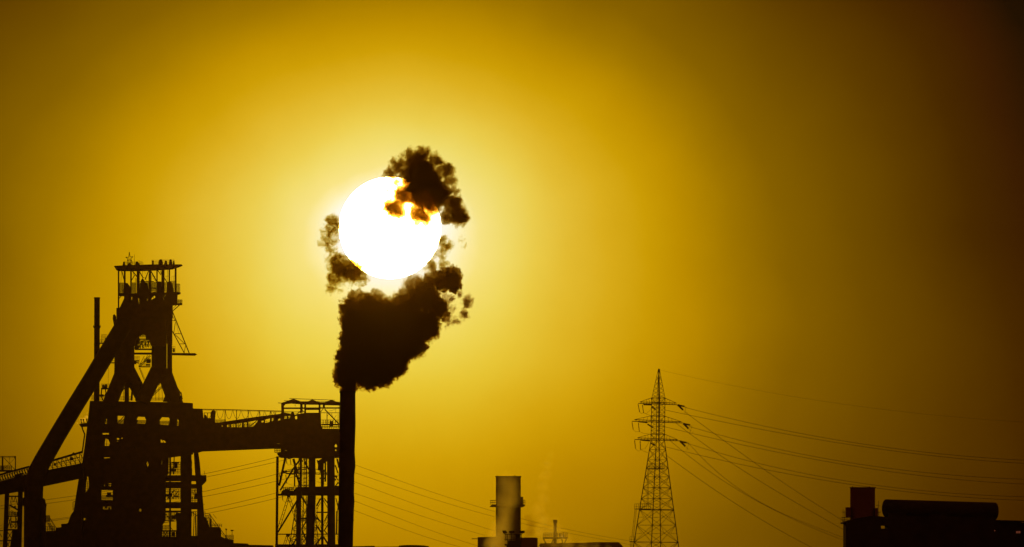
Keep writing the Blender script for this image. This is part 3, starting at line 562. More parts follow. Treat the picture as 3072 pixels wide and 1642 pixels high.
# ------------------------------------------------------------------ transmission pylons
def make_pylon(sx, sy, D, label, ladder_side=True):
    # sx, sy: shift in photo pixels of the standard drawing (views G and K)
    k = W/3072*D/2.45
    def G(X, Y, dy=0): p = P(1800+X/2.45+sx, 1080+Y/2.45+sy, D); p.y += dy; return p
    def Kp(X, Y, dy=0): p = P(1880+X/6.883+sx, 1180+Y/6.883+sy, D); p.y += dy; return p
    r = thing('transmission_pylon', Vector((G(424, 600).x, D, 0)), label, 'pylon', 'lattice pylons of the power line')
    phi = math.radians(11)
    def cx(Y): return 433-(Y-68)*.0165
    def Rd(Y):
        if Y < 280: return 4+(Y-68)/212*45.5
        if Y < 595: return 49.5+(Y-280)*.004
        return 50.8+(Y-595)*.1525
    zb = G(424, 600).z; Yg = 600+zb/k
    def corner(i, Y):
        R = Rd(Y)*k; a = phi+i*math.pi/2; p = G(cx(Y), Y); return p+Vector((R*math.cos(a), R*math.sin(a), 0))
    lv = [68, 118, 160, 195, 228, 255, 280, 318, 352, 385, 415, 458, 490, 520, 548, 592, 660, 735, 795, 860, 940, 1020, 1100, 1215, 1340, 1470, 1610]
    lv = [y for y in lv if y < Yg-40]+[Yg]
    for i in range(4):
        m = MB('G', D)
        for a, b in zip(lv, lv[1:]):
            m.barp(corner(i, a), corner(i, b), k*(3.4 if a < 280 else 5.0 if a < 595 else 6.4))
        m.build('leg', GALV, r)
    m = MB('G', D)
    for a, b in zip(lv, lv[1:]):
        t = k*(1.5 if b <= 595 else 2.7)
        for i in range(4):
            j = (i+1) % 4
            m.barp(corner(i, a), corner(j, b), t); m.barp(corner(j, a), corner(i, b), t)
            if a >= 280: m.barp(corner(i, a), corner(j, a), t)
            if b > 860:
                h = (a+b)/2; m.barp(corner(i, a), (corner(i, h)+corner(j, h))/2 + (corner(i, h)-corner(j, h))*.25, t*.7)
                q = (corner(i, h)+corner(j, h))/2; m.barp(corner(i, h), q+(corner(i, h)-q)*.5, t*.7); m.barp(corner(j, h), q+(corner(j, h)-q)*.5, t*.7)
    m.barp(G(433, 68), G(433, 595), 9*k); m.barp(G(433, 595), G(433, 650), 5*k)
    m.build('bracing', GALV, r)
    m = MB('G', D); m.barp(G(428, 66), G(442, 70), 4*k); m.build('peak', GALV, r)
    arms = [((240, 210), (1050, 240), (275, 180), (1030, 205), (500, 100), (790, 100)), ((110, 580), (1160, 615), (160, 545), (1135, 590), (500, 468), (782, 474)), ((165, 955), (1100, 985), (225, 920), (1055, 960), (490, 843), (775, 842))]
    q = k*2.45/6.883
    for (l0, r0, l1, r1, tl, tr) in arms:
        m = MB('G', D); mid = (l0[0]+r0[0])/2
        for s in (-1, 1):
            ym = s*46*k*.7
            c0 = Kp(mid, (l0[1]+r0[1])/2, ym); c1 = Kp(mid, (l1[1]+r1[1])/2, ym)
            for tip, tip1, top in ((l0, l1, tl), (r0, r1, tr)):
                m.barp(c0, Kp(*tip, s*2*k), 15*q); m.barp(c1, Kp(*tip1, s*2*k), 13*q); m.barp(Kp(*top, ym), Kp(*tip1, s*2*k), 8*q)
                for f in (.15, .3, .45, .6, .75, .88):
                    lo = c0.lerp(Kp(*tip, s*2*k), f); up = c1.lerp(Kp(*tip1, s*2*k), f); m.barp(lo, up, 8*q)
                    if f < .7:
                        g = max(0, (f-.3)/.7); m.barp(up, Kp(*top, ym).lerp(Kp(*tip1, s*2*k), g), 5*q)
            m.barp(Kp(*tl, ym), Kp(*tr, ym), 12*q)
        m.build('crossarm', GALV, r)
    def ins(pts, wd, sep=6):
        for s in (-1, 1):
            m = MB('K', D); P0 = [Kp(x, y, s*sep*k) for x, y in pts]; n = 14; vs = []; rs = []
            for i in range(n+1):
                t = i/n*(len(P0)-1); j = min(int(t), len(P0)-2); vs.append(P0[j].lerp(P0[j+1], t-j)); rs.append(wd*q/2*(1.0 if i % 2 else .7))
            m.tubep(vs, rs, 8)
            m.build('insulator', GLASSY, r)
    for (rx, ry) in ((1055, 238), (1168, 622), (1102, 988)):
        ins([(rx, ry), (rx+40, ry+16), (rx+140, ry+36)], 40, 2); ins([(rx, ry+4), (rx+40, ry+40), (rx+108, ry+108)], 44, 2)
    for (a, b, c, d) in (((345, 235), (525, 242), (515, 268), (600, 340)), ((240, 588), (430, 608), (430, 640), (550, 712)), ((280, 965), (480, 985), (495, 1030), (590, 1078))):
        ins([a, b], 32, 2); ins([c, d], 34, 2)
    for a, b in (((235, 225), (268, 390)), ((325, 240), (350, 405)), ((110, 600), (135, 752)), ((243, 615), (262, 792)), ((165, 970), (182, 1145)), ((278, 985), (287, 1162))):
        ins([a, b], 17, .3)
    m = MB('K', D)
    for pts in ([(265, 385), (300, 420), (350, 405), (400, 425), (480, 360), (520, 270)], [(350, 405), (430, 440), (500, 465)], [(262, 792), (350, 830), (460, 840)], [(135, 752), (190, 800), (262, 792)],
                [(182, 1145), (240, 1200), (287, 1162)], [(287, 1162), (380, 1150), (460, 1010)], [(287, 1165), (440, 1235)], [(1225, 300), (1195, 430), (1260, 400)], [(1340, 690), (1300, 850), (1380, 800)], [(1280, 1050), (1240, 1180), (1300, 1150)],
                [(1195, 275), (1245, 300)], [(1165, 345), (1228, 395)], [(1300, 660), (1355, 685)], [(1270, 725), (1325, 785)], [(1235, 1030), (1285, 1052)], [(1210, 1090), (1262, 1150)]):
        m.tubep([Kp(x, y) for x, y in pts], 2.6*q, 6)
    m.build('jumper_wire', WIRE, r)
    # platforms and ladder
    def plat(x0, x1, yt, yb, dep, name='platform'):
        m = MB('G', D); m.ox += sx; m.oy += sy
        m.box(x0, yb-6, x1, yb, dep*k, 0)
        for d in (-dep/2*k, dep/2*k):
            n = max(2, int((x1-x0)/14))
            for i in range(n+1): X = x0+(x1-x0)*i/n; m.bar(X, yt, X, yb, 1.8, d)
            m.bar(x0, yt, x1, yt, 2, d); m.bar(x0, (yt+yb)/2, x1, (yt+yb)/2, 1.6, d)
        m.build(name, GALV, r)
    plat(352, 472, 764, 805, 60)
    if ladder_side:
        plat(254, 372, 1058, 1100, 60); plat(219, 262, 1300, 1340, 60)
        m = MB('G', D); m.ox += sx; m.oy += sy
        m.bar(219, 1338, 580, 1342, 5, -20*k); m.ladder(352, 810, 350, 1060, 10, 2, 3.4, -18*k); m.ladder(262, 1104, 240, 1300, 12, 2, 3.4, -18*k); m.ladder(232, 1340, 205, 1560, 12, 2, 3.4, -18*k)
        m.bar(378, 938, 520, 940, 5, 8); m.bar(300, 1102, 545, 1104, 5, 8)
        m.build('ladder', GALV, r)
    return r
PD = 4200
make_pylon(0, 0, PD, 'tall lattice pylon with three crossarms standing alone in the open sky')
make_pylon(-1058, 155, PD+60, 'lattice pylon half hidden inside the trestle tower of the ore bridge', False)

# ------------------------------------------------------------------ cables: each follows a sagging line, straight in plan
def cable(pts, D0, D1, wpx, label, group):
    # pts: photo positions along the cable at its two ends and between; 1/D runs linearly, as along a straight line
    n = 48; xs = [p[0] for p in pts]; x0, x1 = xs[0], xs[-1]
    def yv(x):                              # smooth Lagrange curve through the given positions
        s = 0
        for i, (xi, yi) in enumerate(pts):
            t = yi
            for j, (xj, _) in enumerate(pts):
                if i != j: t *= (x-xj)/(xi-xj)
            s += t
        return s
    m = MB('S', D0); P3 = []
    for i in range(n+1):
        x = x0+(x1-x0)*i/n; f = (x-x0)/(x1-x0); Dd = 1/((1-f)/D0+f/D1); P3.append(P(x, yv(x), Dd))
    m.tubep(P3, wpx*W/3072*(D0+D1)/2/2, 6)
    o = m.build('power_cable', WIRE)
    tag(o, label, 'cable', group)
s2 = 3072/2576
gR = 'cables running right from the lone pylon'
def o2(l): return [(x*s2, y*s2) for x, y in l]
cable(o2([(1722, 1025), (2100, 1106), (2576, 1158), (2760, 1163)]), PD, 3300, 1.25, 'front cable of the top pair, from the lone pylon to the right edge', gR)
cable(o2([(1670, 1031), (2100, 1113), (2576, 1166), (2760, 1171)]), PD, 3350, 1.25, 'rear cable of the top pair, from the lone pylon to the right edge', gR)
cable(o2([(1733, 1073), (2100, 1158), (2576, 1206), (2760, 1208)]), PD, 3300, 1.25, 'front cable of the middle pair, from the lone pylon to the right edge', gR)
cable(o2([(1660, 1071), (2100, 1165), (2576, 1218), (2760, 1220)]), PD, 3350, 1.25, 'rear cable of the middle pair, from the lone pylon to the right edge', gR)
cable(o2([(1727, 1115), (2140, 1212), (2576, 1250), (2760, 1251)]), PD, 3300, 1.25, 'front cable of the bottom pair, passing just over the squat round stack', gR)
cable(o2([(1665, 1122), (2140, 1219), (2576, 1259), (2760, 1260)]), PD, 3350, 1.25, 'rear cable of the bottom pair, passing just over the squat round stack', gR)
cable(o2([(1659, 931), (2100, 1014), (2576, 1062), (2760, 1070)]), PD, 3300, .5, 'faint thin earth wire from the peak of the lone pylon', gR)
gS = 'steep cables dropping from the lone pylon to the dark building'
cable([(2057, 1238), (2200, 1343), (2450, 1514), (2560, 1580)], PD, 5200, 1.1, 'steep cable from the topmost crossarm down toward the dark building', gS)
cable([(2026, 1268), (2200, 1393), (2450, 1544), (2560, 1606)], PD, 5200, 1.1, 'steep cable from the middle crossarm down toward the dark building', gS)
cable([(2062, 1326), (2200, 1455), (2450, 1583), (2560, 1625)], PD, 5200, 1.0, 'upper steep cable from the lowest crossarm down toward the dark building', gS)
cable([(2010, 1322), (2200, 1462), (2450, 1589), (2560, 1632)], PD, 5250, 1.0, 'lower steep cable from the lowest crossarm down toward the dark building', gS)
cable([(1996, 1364), (2200, 1507), (2450, 1650), (2560, 1700)], PD, 5200, 1.1, 'lowest steep cable, leaving the lone pylon below its crossarms', gS)
gM = 'cables sagging between the smokestack and the hazy round stack'
def Iv(l): return [(1000+x/4.027, 1300+y/4.027) for x, y in l]
lab = ['topmost of the six cables right of the smokestack', 'second from the top of the six cables right of the smokestack', 'third from the top of the six cables right of the smokestack',
       'fourth from the top of the six cables right of the smokestack', 'fifth from the top of the six cables right of the smokestack', 'lowest of the six cables right of the smokestack']
for i, l in enumerate(([(-200, 225), (262, 383), (1000, 645), (1960, 950), (3800, 1340)], [(-200, 335), (262, 480), (1000, 728), (1960, 1012), (3800, 1390)], [(-200, 430), (262, 590), (1000, 862), (1960, 1185), (2900, 1440)],
                       [(-200, 585), (262, 728), (1000, 978), (1860, 1243), (2700, 1460)], [(-200, 665), (262, 822), (1000, 1108), (1740, 1362), (2500, 1580)], [(-200, 790), (262, 937), (1000, 1213), (1540, 1377), (2300, 1580)])):
    cable(Iv(l), PD+60, 6200, .75, lab[i], gM)
gL = 'cables between the furnace and the trestle tower'
lab = ['topmost of the six cables crossing the gap under the ore bridge', 'second from the top of the six cables crossing the gap under the ore bridge', 'third from the top of the six cables crossing the gap under the ore bridge',
       'fourth from the top of the six cables crossing the gap under the ore bridge', 'fifth from the top of the six cables crossing the gap under the ore bridge', 'lowest of the six cables crossing the gap under the ore bridge']
def Dv(l): return [(550+x/2.689, 1130+y/2.689) for x, y in l]
Lw = [[(1000, 585), (740, 655), (160, 787), (-1480, 1045)], [(1000, 630), (810, 675), (190, 810), (-1480, 1068)], [(1000, 725), (745, 790), (160, 930), (-1480, 1200)], [(1000, 780), (745, 845), (160, 970), (-1480, 1225)], [(1000, 870), (745, 940), (175, 1075), (-1480, 1330)], [(1000, 918), (820, 965), (215, 1100), (-1480, 1350)]]
for i, l in enumerate(Lw): cable(Dv(l), PD+60, 3900, 1.15, lab[i], gL)

# ------------------------------------------------------------------ the smokestack
def make_stack():
    D = 1600; r = thing('smokestack', Vector((P(1040, 900, D).x, D, 0)), 'dark round smokestack pouring black smoke, in front of the ore bridge tower', 'smokestack')
    m = MB('S', D); prof = [(1176, 1043.0, 46), (1200, 1043, 46.5), (1250, 1042.6, 48), (1275, 1042.8, 48), (1300, 1042.5, 47), (1355, 1041, 46), (1385, 1041.5, 49), (1400, 1041.5, 49.5), (1420, 1040, 46.5), (1480, 1039, 46), (1505, 1039.5, 48), (1530, 1038.5, 46.5), (1600, 1037, 45), (1660, 1036, 45)]
    pts = [m.pt(x, y) for y, x, ww in prof]; rs = [ww*m.u/2 for y, x, ww in prof]; g = pts[-1].copy(); g.z = 0; pts.append(g); rs.append(rs[-1]*1.05)
    m.tubep(pts, rs, 40); m.build('shaft', DARK, r, True)
    MB('S', D).lathe(1043, [(1174, 49), (1179, 49)]).build('rim', DARK, r)
    m = MB('S', D)
    for y in (1222, 1290, 1352, 1450, 1560): m.lathe(1042-(y-1180)*.012, [(y, 50.5), (y+2, 50.5)])
    m.build('band', DARK, r)
make_stack()

# ------------------------------------------------------------------ hazy round stack, boiler houses, flood mast, flare, low roofs
def make_far_stack():
    D = 4200; r = thing('round_stack', Vector((P(1525, 900, D).x, D, 0)), 'broad hazy round stack with a gallery, rising out of pale steam', 'stack')
    m = MB('F', D); m.lathe(751, [(342, 320), (600, 322), (1130, 322), (1500, 324)], 0, 40); m.build('shaft', CONC, r, True)
    m = MB('F', D); m.lathe(751, [(338, 336), (346, 336), (356, 322)], 0, 40); m.bar(610, 328, 610, 345, 8); m.bar(835, 325, 835, 345, 12); m.build('rim', CONC, r)
    m = MB('F', D); m.prism([(512, 735), (540, 705), (960, 705), (968, 720), (930, 740)], 16); m.rail(520, 592, 652, 706, 3, 16, rows=2, w=5); m.rail(912, 968, 650, 706, 3, 16, rows=2, w=5); m.box(900, 605, 942, 706, 5); m.build('gallery', CONC, r)
    m = MB('F', D-14); b = [(357, 1125), (600, 1122), (930, 1130), (930, 1255), (930, 1700), (357, 1700)]; m.prism(b, 16); o = m.build('boiler_house', CONC, r); m = MB('F', D-14); m.tube(278, 1145, 362, 1146, 9, n=10); m.build('outlet_pipe', CONC, o)
make_far_stack()
def ground_block(name, view, D, poly, dep, mat, label, cat):
    m = MB(view, D); zb = m.pt(0, 0).z; k = m.u; Yg = zb/k
    pl = [(x, (Yg if y is None else y)) for x, y in poly]; m.prism(pl, dep); return tag(m.build(name, mat), label, cat)
b = ground_block('boiler_house', 'F', 2300, [(905, 1133), (1060, 1130), (1118, 1133), (1128, 1142), (1124, None), (905, None)], 9, CLAD, 'low dark red block at the foot of the hazy round stack, right of the floodlights', 'building')
m = MB('F', 2294)
for X in (945, 1080): m.box(X, 1151, X+38, 1156, 1)
o = m.build('roof_lamp', CONC, b)
def make_mast():
    D = 2000; r = thing('floodlight_mast', Vector((P(1350+790/4.293, 900, D).x, D, 0)), 'black floodlight platform with three lamp heads before the hazy round stack', 'light mast')
    m = MB('F', D); m.bar(705, 1088, 922, 1088, 9, -1); m.bar(705, 1088, 922, 1088, 9, 1)
    for X in (712, 735, 790, 922): 
        for s in (-1, 1): m.bar(X, 1085, X, 1172, 8 if X != 735 else 12, s)
    m.bar(700, 1153, 850, 1153, 8, -1); m.bar(740, 1165, 790, 1163, 6, 1); m.prism([(845, 1090), (905, 1085), (905, 1172), (845, 1172)], 1.2); m.build('frame', DARK, r)
    m = MB('F', D); m.prism([(738, 1172), (920, 1168), (920, 1500), (738, 1500)], 2.6); m.prism([(700, 1210), (745, 1215), (745, 1500), (735, 1500), (728, 1235), (704, 1232)], 1.6); p = m.pt(828, 1480); q = p.copy(); q.z = 0; m.tubep([p, q], 1.0, 16); m.build('cabin', DARK, r)
    for pts in ([(672, 1040), (715, 1038), (736, 1060), (732, 1076), (700, 1082), (682, 1070)], [(760, 1044), (830, 1042), (832, 1074), (785, 1080), (760, 1070)], [(895, 1042), (960, 1040), (962, 1070), (925, 1080), (888, 1068)]):
        m = MB('F', D); m.prism(pts, 1.1); c = sum(p[0] for p in pts)/len(pts); m.bar(c, 1070, c, 1092, 6); m.build('lamp_head', DARK, r)
make_mast()
def make_flare():
    D = 5200; r = thing('flare_stack', Vector((P(1350+1355/4.293, 900, D).x, D, 0)), 'faint thin flare stack with a railed platform, farthest off in the haze', 'flare stack')
    MB('F', D).lathe(1354, [(902, 56), (935, 54), (945, 40), (1160, 42), (1500, 46)], 0, 20).build('shaft', CONC, r, True)
    m = MB('F', D); m.box(1196, 1124, 1515, 1146, 18); m.rail(1200, 1512, 1072, 1124, 12, 16, rows=3, w=5); m.box(1410, 1070, 1425, 1120, 3); m.bar(1462, 1060, 1462, 1110, 9); m.lathe(1462, [(1090, 20), (1124, 24)], 0, 10); m.build('platform', CONC, r)
    for a in ((1205, 1146, 1240, 1220), (1500, 1146, 1470, 1220), (1330, 1150, 1300, 1230), (1440, 1150, 1460, 1230)):
        m = MB('F', D); p = m.pt(a[0], a[1]); q = m.pt(a[2], a[3]); g = q.copy(); g.z = 0; m.barp(p, q, 16*m.u); m.barp(q, g, 16*m.u); m.build('leg', CONC, r)
make_flare()
ground_block('long_roof', 'F', 3800, [(1120, None), (1135, 1254), (1162, 1206), (1700, 1198), (1900, 1190), (2168, 1192), (2210, 1232), (2230, 1262), (2235, None)], 30, CLAD, 'long low shed with bevelled roof ends left of the lone pylon', 'shed')
ground_block('workshop', 'I', 3100, [(-520, 1345), (-300, 1343), (-100, 1358), (240, 1368), (496, 1362), (496, 1373), (794, 1370), (800, 1360), (850, 1355), (900, 1352), (1010, 1353), (1100, 1358), (1150, 1366), (1158, 1377), (1158, None), (-520, None)], 24, STEEL, 'low dark roofline along the bottom edge right of the smokestack foot', 'building')
ground_block('storehouse', 'D', 3150, [(300, 1345), (440, 1345), (515, 1348), (520, 1358), (700, 1362), (720, 1362), (720, None), (300, None)], 24, STEEL, 'low dark roofline along the bottom edge between furnace and trestle tower', 'building')

# ------------------------------------------------------------------ near dark plant at the right
def make_right_plant():
    D = 1500; m = MB('H', D); zg = m.pt(0, 0).z/m.u
    r = thing('plant_building', Vector((P(2800, 900, D).x, D, 0)), 'black plant building filling the lower right corner, with one see through gap', 'building')
    m.prism([(312, 796), (312, 778), (350, 764), (470, 734), (500, 724), (640, 702), (780, 705), (872, 714), (2215, 752), (2430, 762), (2576, 788), (3100, 800), (3100, zg), (346, zg), (346, 796)], 12, holes=[[(778, 815), (862, 818), (864, 856), (784, 856)]])
    m.build('wall', DARK, r)
    m = MB('H', D); m.prism([(2205, 750), (2576, 760), (3100, 768), (3100, 776), (2300, 766)], 14); m.bar(2552, 762, 2552, 800, 7, -5); m.build('roof', DARK, r)
    m = MB('H', D-6.3); m.box(2478, 886, 2502, 912, .2); m.box(2506, 884, 2530, 912, .2); m.build('window', LAMPM, r, label='small dim red lit window')
    m = MB('H', D-6.3); m.lathe(2212, [(872, 8), (878, 14), (888, 8)], 0, 10); m.build('lamp', LAMPM, r)
    m = MB('H', D); m.bar(315, 615, 315, 790, 4, -5); m.bar(333, 630, 333, 780, 4, -5); m.bar(296, 652, 352, 652, 5, -5); m.rail(312, 416, 716, 778, 4, 8, rows=2, w=4); m.build('railing', DARK, r)
    m = MB('H', D); m.bar(768, 508, 770, 706, 3.5); m.bar(735, 568, 785, 570, 3.5); m.bar(772, 640, 776, 706, 5); m.bar(755, 652, 795, 652, 4); m.bar(790, 635, 790, 660, 3); m.bar(762, 545, 762, 706, 2); m.build('antenna', DARK, r)
    D2 = 1512; r = thing('squat_stack', Vector((P(2450+572/4.141, 900, D2).x, D2, MB('H', D2).pt(0, 730).z)), 'squat dark red round stack on the roof, left of the long tank', 'stack')
    MB('H', D2).lathe(571, [(345, 309), (560, 309), (760, 311)], 0, 36).build('shaft', CLAD, r, True)
    m = MB('H', D2); m.lathe(572, [(340, 326), (347, 326), (356, 311)], 0, 36)
    for X in (445, 655): m.bar(X, 330, X, 345, 14)
    m.bar(485, 334, 485, 345, 6); m.bar(695, 334, 695, 345, 6); m.build('rim', CLAD, r)
    m = MB('H', D2); m.box(361, 590, 420, 712, 3); m.box(722, 600, 757, 712, 3); m.bar(415, 552, 425, 556, 6); m.build('side_box', CLAD, r)
    m = MB('H', D-2); z0 = m.pt(1530, 745).z
    r = thing('long_tank', Vector((m.pt(1530, 745).x, D-2, z0)), 'long black horizontal tank with domed ends lying on the right hand roof', 'tank')
    a = m.pt(860, 600); b = m.pt(2215, 640); R = 110*m.u; d = (b-a); L = d.length; d.normalize(); pts = []; rs = []
    for i in range(11):
        t = i/10*math.pi/2; pts.append(a-d*(.46*R*math.cos(t))); rs.append(R*max(.02, math.sin(t)))
    for i in range(11):
        t = i/10*math.pi/2; pts.append(b+d*(.42*R*math.sin(t))); rs.append(R*max(.02, math.cos(t)))
    m.tubep(pts, rs, 48); m.build('shell', DARK, r, True)
    for x0, x1 in ((885, 1100), (1400, 1600), (1960, 2200)):
        m = MB('H', D-2); f = lambda X: 600+(X-860)*.03; m.prism([(x0, f(x0)+60), (x1, f(x1)+60), (x1, f(x1)+170), (x0, f(x0)+170)], 2.4); m.build('saddle', DARK, r)
    m = MB('H', D-2); m.prism([(1090, 690), (1970, 715), (1970, 780), (1090, 780)], 1.6); m.build('skirt', DARK, r)
make_right_plant()

# ------------------------------------------------------------------ smoke and steam
def puff_hull(name, D, blobs, view='E', grow=1.25, voxel=.35, dysc=.5):
    # a closed skin round all puffs of one cloud
    ox, oy, k = VW[view]; u = W/3072*D/k; bm = bmesh.new(); out = []
    for i, b in enumerate(blobs):
        X, Y, R = b[:3]; c = P(ox+X/k, oy+Y/k, D); random.seed(i*13+len(blobs)); c.y += random.uniform(-dysc, dysc)*R*u
        out.append((c, R*u, b[3] if len(b) > 3 else 1.0))
    org = Vector(sum((c for c, _, _ in out), Vector())/len(out))
    for c, R, wgt in out:
        bmesh.ops.create_icosphere(bm, subdivisions=3, radius=R*grow, matrix=Matrix.Translation(c-org))
    me = bpy.data.meshes.new(name); bm.to_mesh(me); bm.free()
    ob = bpy.data.objects.new(name, me); COL.objects.link(ob); ob.location = org
    md = ob.modifiers.new('r', 'REMESH'); md.mode = 'VOXEL'; md.voxel_size = voxel
    dg = bpy.context.evaluated_depsgraph_get(); ev = bpy.data.meshes.new_from_object(ob.evaluated_get(dg)); ob.modifiers.clear(); ob.data = ev; bpy.data.meshes.remove(me); ev.name = name
    return ob, [(c-org, R, wgt) for c, R, wgt in out]
def smoke_mat(name, blobs, color, dens, aniso, nscale, amp, edge, warp=1.0, absorb=(0, 0, 0), detail=4, step=.1, bias=.15, thin=None):
    m = bpy.data.materials.new(name); m.use_nodes = True; t = m.node_tree; t.nodes.clear()
    tc = t.nodes.new('ShaderNodeTexCoord'); pos = tc.outputs['Object']
    n1 = t.nodes.new('ShaderNodeTexNoise'); n1.inputs['Scale'].default_value = nscale; n1.inputs['Detail'].default_value = detail; n1.inputs['Roughness'].default_value = .62
    t.links.new(pos, n1.inputs['Vector'])
    if warp:
        off = vmath(t, 'MULTIPLY', vmath(t, 'SUBTRACT', n1.outputs['Color'], (.5, .5, .5)), (warp, warp, warp)); pw = vmath(t, 'ADD', pos, off)
    else: pw = pos
    g = None
    for c, R, wgt in blobs:
        d = vmath(t, 'DISTANCE', pw, c, 1)
        v = mth(t, 'MULTIPLY_ADD', mth(t, 'MULTIPLY', d, d), -1/(R*R), wgt)
        g = v if g is None else mth(t, 'SMOOTH_MAX', g, v, .35)
    n2 = t.nodes.new('ShaderNodeTexNoise'); n2.inputs['Scale'].default_value = nscale*2.0; n2.inputs['Detail'].default_value = detail; n2.inputs['Roughness'].default_value = .7
    t.links.new(pw, n2.inputs['Vector'])
    f = mth(t, 'ADD', mth(t, 'SUBTRACT', g, bias), mth(t, 'MULTIPLY', mth(t, 'SUBTRACT', n2.outputs[0], .5), amp))
    dn = mth(t, 'MULTIPLY', f, 1/edge, clamp=True)
    dn = mth(t, 'MULTIPLY', mth(t, 'POWER', dn, 1.3), dens)
    if thin:                            # smoke thins out toward one end of the cloud
        c, r0, r1, lo = thin
        d = vmath(t, 'DISTANCE', pw, c, 1); mr = t.nodes.new('ShaderNodeMapRange'); mr.interpolation_type = 'SMOOTHSTEP'
        t.links.new(d, mr.inputs[0]); mr.inputs[1].default_value = r0; mr.inputs[2].default_value = r1; mr.inputs[3].default_value = lo; mr.inputs[4].default_value = 1
        dn = mth(t, 'MULTIPLY', dn, mr.outputs[0])
        dn = mth(t, 'MULTIPLY', dn, mth(t, 'MAXIMUM', mth(t, 'MULTIPLY_ADD', n2.outputs[0], 5.0, -1.6), .15))
    pv = t.nodes.new('ShaderNodeVolumePrincipled'); pv.inputs['Color'].default_value = (*color, 1); pv.inputs['Anisotropy'].default_value = aniso
    pv.inputs['Absorption Color'].default_value = (*absorb, 1)
    pv.inputs['Density Attribute'].default_value = ''
    t.links.new(dn, pv.inputs['Density'])
    o = t.nodes.new('ShaderNodeOutputMaterial'); t.links.new(pv.outputs[0], o.inputs['Volume'])
    m.cycles.volume_step_rate = step
    return m
def cloud(name, label, cat, D, blobs, view='E', voxel=.3, **kw):
    ob, bl = puff_hull(name, D, blobs, view, voxel=voxel)
    if 'thin' in kw:
        X, Y, r0, r1, lo = kw['thin']; ox, oy, k = VW[view]; u = W/3072*D/k; kw['thin'] = (P(ox+X/k, oy+Y/k, D)-ob.location, r0*u, r1*u, lo)
    ob.data.materials.clear(); ob.data.materials.append(smoke_mat(name+'_air', bl, **kw))
    return tag(ob, label, cat, None, 'stuff')
SD = 1600
SM = dict(color=(.05, .04, .025), absorb=(.42, .26, .01), aniso=.5)
PL = [(232, 1262, 34, 1.2), (232, 1245, 38, 1.2), (232, 1225, 44, 1.1), (222, 1185, 58, 1.1), (255, 1140, 75, 1.1), (226, 1090, 58, 1.0), (205, 1150, 46, .9), (330, 1165, 84, 1.1), (395, 1165, 74, 1.05), (458, 1125, 70, 1.0), (270, 1005, 78, 1.1), (360, 1040, 100, 1.15), (460, 1040, 100, 1.1),
      (545, 1020, 80, 1.0), (268, 915, 76, 1.05), (360, 925, 100, 1.15), (480, 940, 110, 1.1), (590, 930, 90, 1.0), (645, 960, 50, .85), (250, 850, 62, 1.0), (330, 855, 80, 1.1), (420, 865, 80, 1.0), (272, 795, 44, .95), (520, 830, 85, 1.0),
      (600, 790, 88, 1.0), (555, 745, 66, .9), (640, 725, 66, .9), (700, 715, 66, .95), (742, 690, 52, .95), (745, 735, 50, .9), (655, 840, 74, .85), (695, 880, 42, .65), (370, 800, 52, .85), (320, 800, 40, .8), (640, 655, 36, .55)]
cloud('smoke', 'dense billowing black smoke rising straight from the smokestack mouth', 'smoke', SD, PL, dens=8, nscale=.8, amp=3.2, edge=.22, warp=1.7, thin=(430, 600, 140, 470, .22), step=.07, **SM)
UP = [(560, 145, 72, .9), (595, 195, 85, 1.1), (535, 195, 70, .95), (645, 240, 74, 1.05), (560, 262, 74, 1.1), (505, 300, 62, 1.0), (600, 300, 84, 1.15), (680, 300, 72, 1.1), (635, 360, 56, 1.0), (590, 400, 62, 1.0), (740, 345, 60, 1.05), (768, 395, 62, 1.05),
      (790, 420, 44, .95), (715, 405, 46, .9), (458, 365, 58, 1.1), (478, 330, 50, 1.0), (480, 385, 44, .85), (475, 150, 54, .7), (530, 105, 54, .7), (600, 105, 56, .8), (655, 135, 58, .8), (705, 185, 58, .8), (735, 235, 50, .75), (755, 280, 38, .6), (440, 195, 50, .65), (428, 290, 34, .55), (470, 225, 46, .7)]
cloud('smoke', 'torn dark puff of smoke drifting over the upper right of the sun', 'smoke', SD, UP, dens=5.0, nscale=.5, amp=3.0, edge=.5, warp=2.0, step=.07, bias=.2, **SM)
LW = [(165, 430, 50, .75), (150, 480, 60, .75), (135, 530, 54, .7), (150, 570, 44, .6), (180, 625, 66, .8), (215, 665, 76, .95), (265, 680, 72, .85), (175, 705, 60, .75), (152, 750, 44, .65), (300, 700, 56, .6), (220, 430, 34, .45), (185, 770, 30, .4)]
cloud('smoke', 'ragged brown wisp of smoke hanging along the left rim of the sun', 'smoke', SD, LW, dens=7.0, nscale=.6, amp=3.8, edge=1.0, warp=2.6, step=.08, bias=.18, color=(.08, .06, .03), absorb=(.5, .32, .0), aniso=.5)
RW = [(690, 528, 46, .75), (722, 540, 40, .7), (655, 590, 44, .55), (700, 600, 36, .45), (785, 518, 34, .35), (805, 545, 28, .3), (640, 640, 46, .75), (700, 562, 44, .8), (700, 640, 40, .65)]
cloud('smoke', 'small thin wisp of smoke at the lower right rim of the sun', 'smoke', SD, RW, dens=6, nscale=.55, amp=3.2, edge=1.0, warp=2.2, step=.09, bias=.12, color=(.08, .06, .03), absorb=(.5, .32, .0), aniso=.5)
TD = [(700, 850, 44, .7), (715, 900, 40, .6), (812, 822, 42, .85), (800, 880, 38, .7), (765, 915, 34, .6), (730, 935, 30, .5), (725, 805, 44, .6), (775, 785, 36, .5), (745, 855, 36, .5)]
cloud('smoke', 'curled tendril of smoke at the right edge of the black plume', 'smoke', SD, TD, dens=7.0, nscale=.6, amp=3.2, edge=.8, warp=2.0, step=.09, bias=.2, color=(.08, .06, .03), absorb=(.3, .15, .02), aniso=.5)
ST = [(700, 325, 24, .8), (680, 350, 24, .8), (655, 345, 22, .6), (705, 295, 18, .6), (630, 370, 18, .4)]
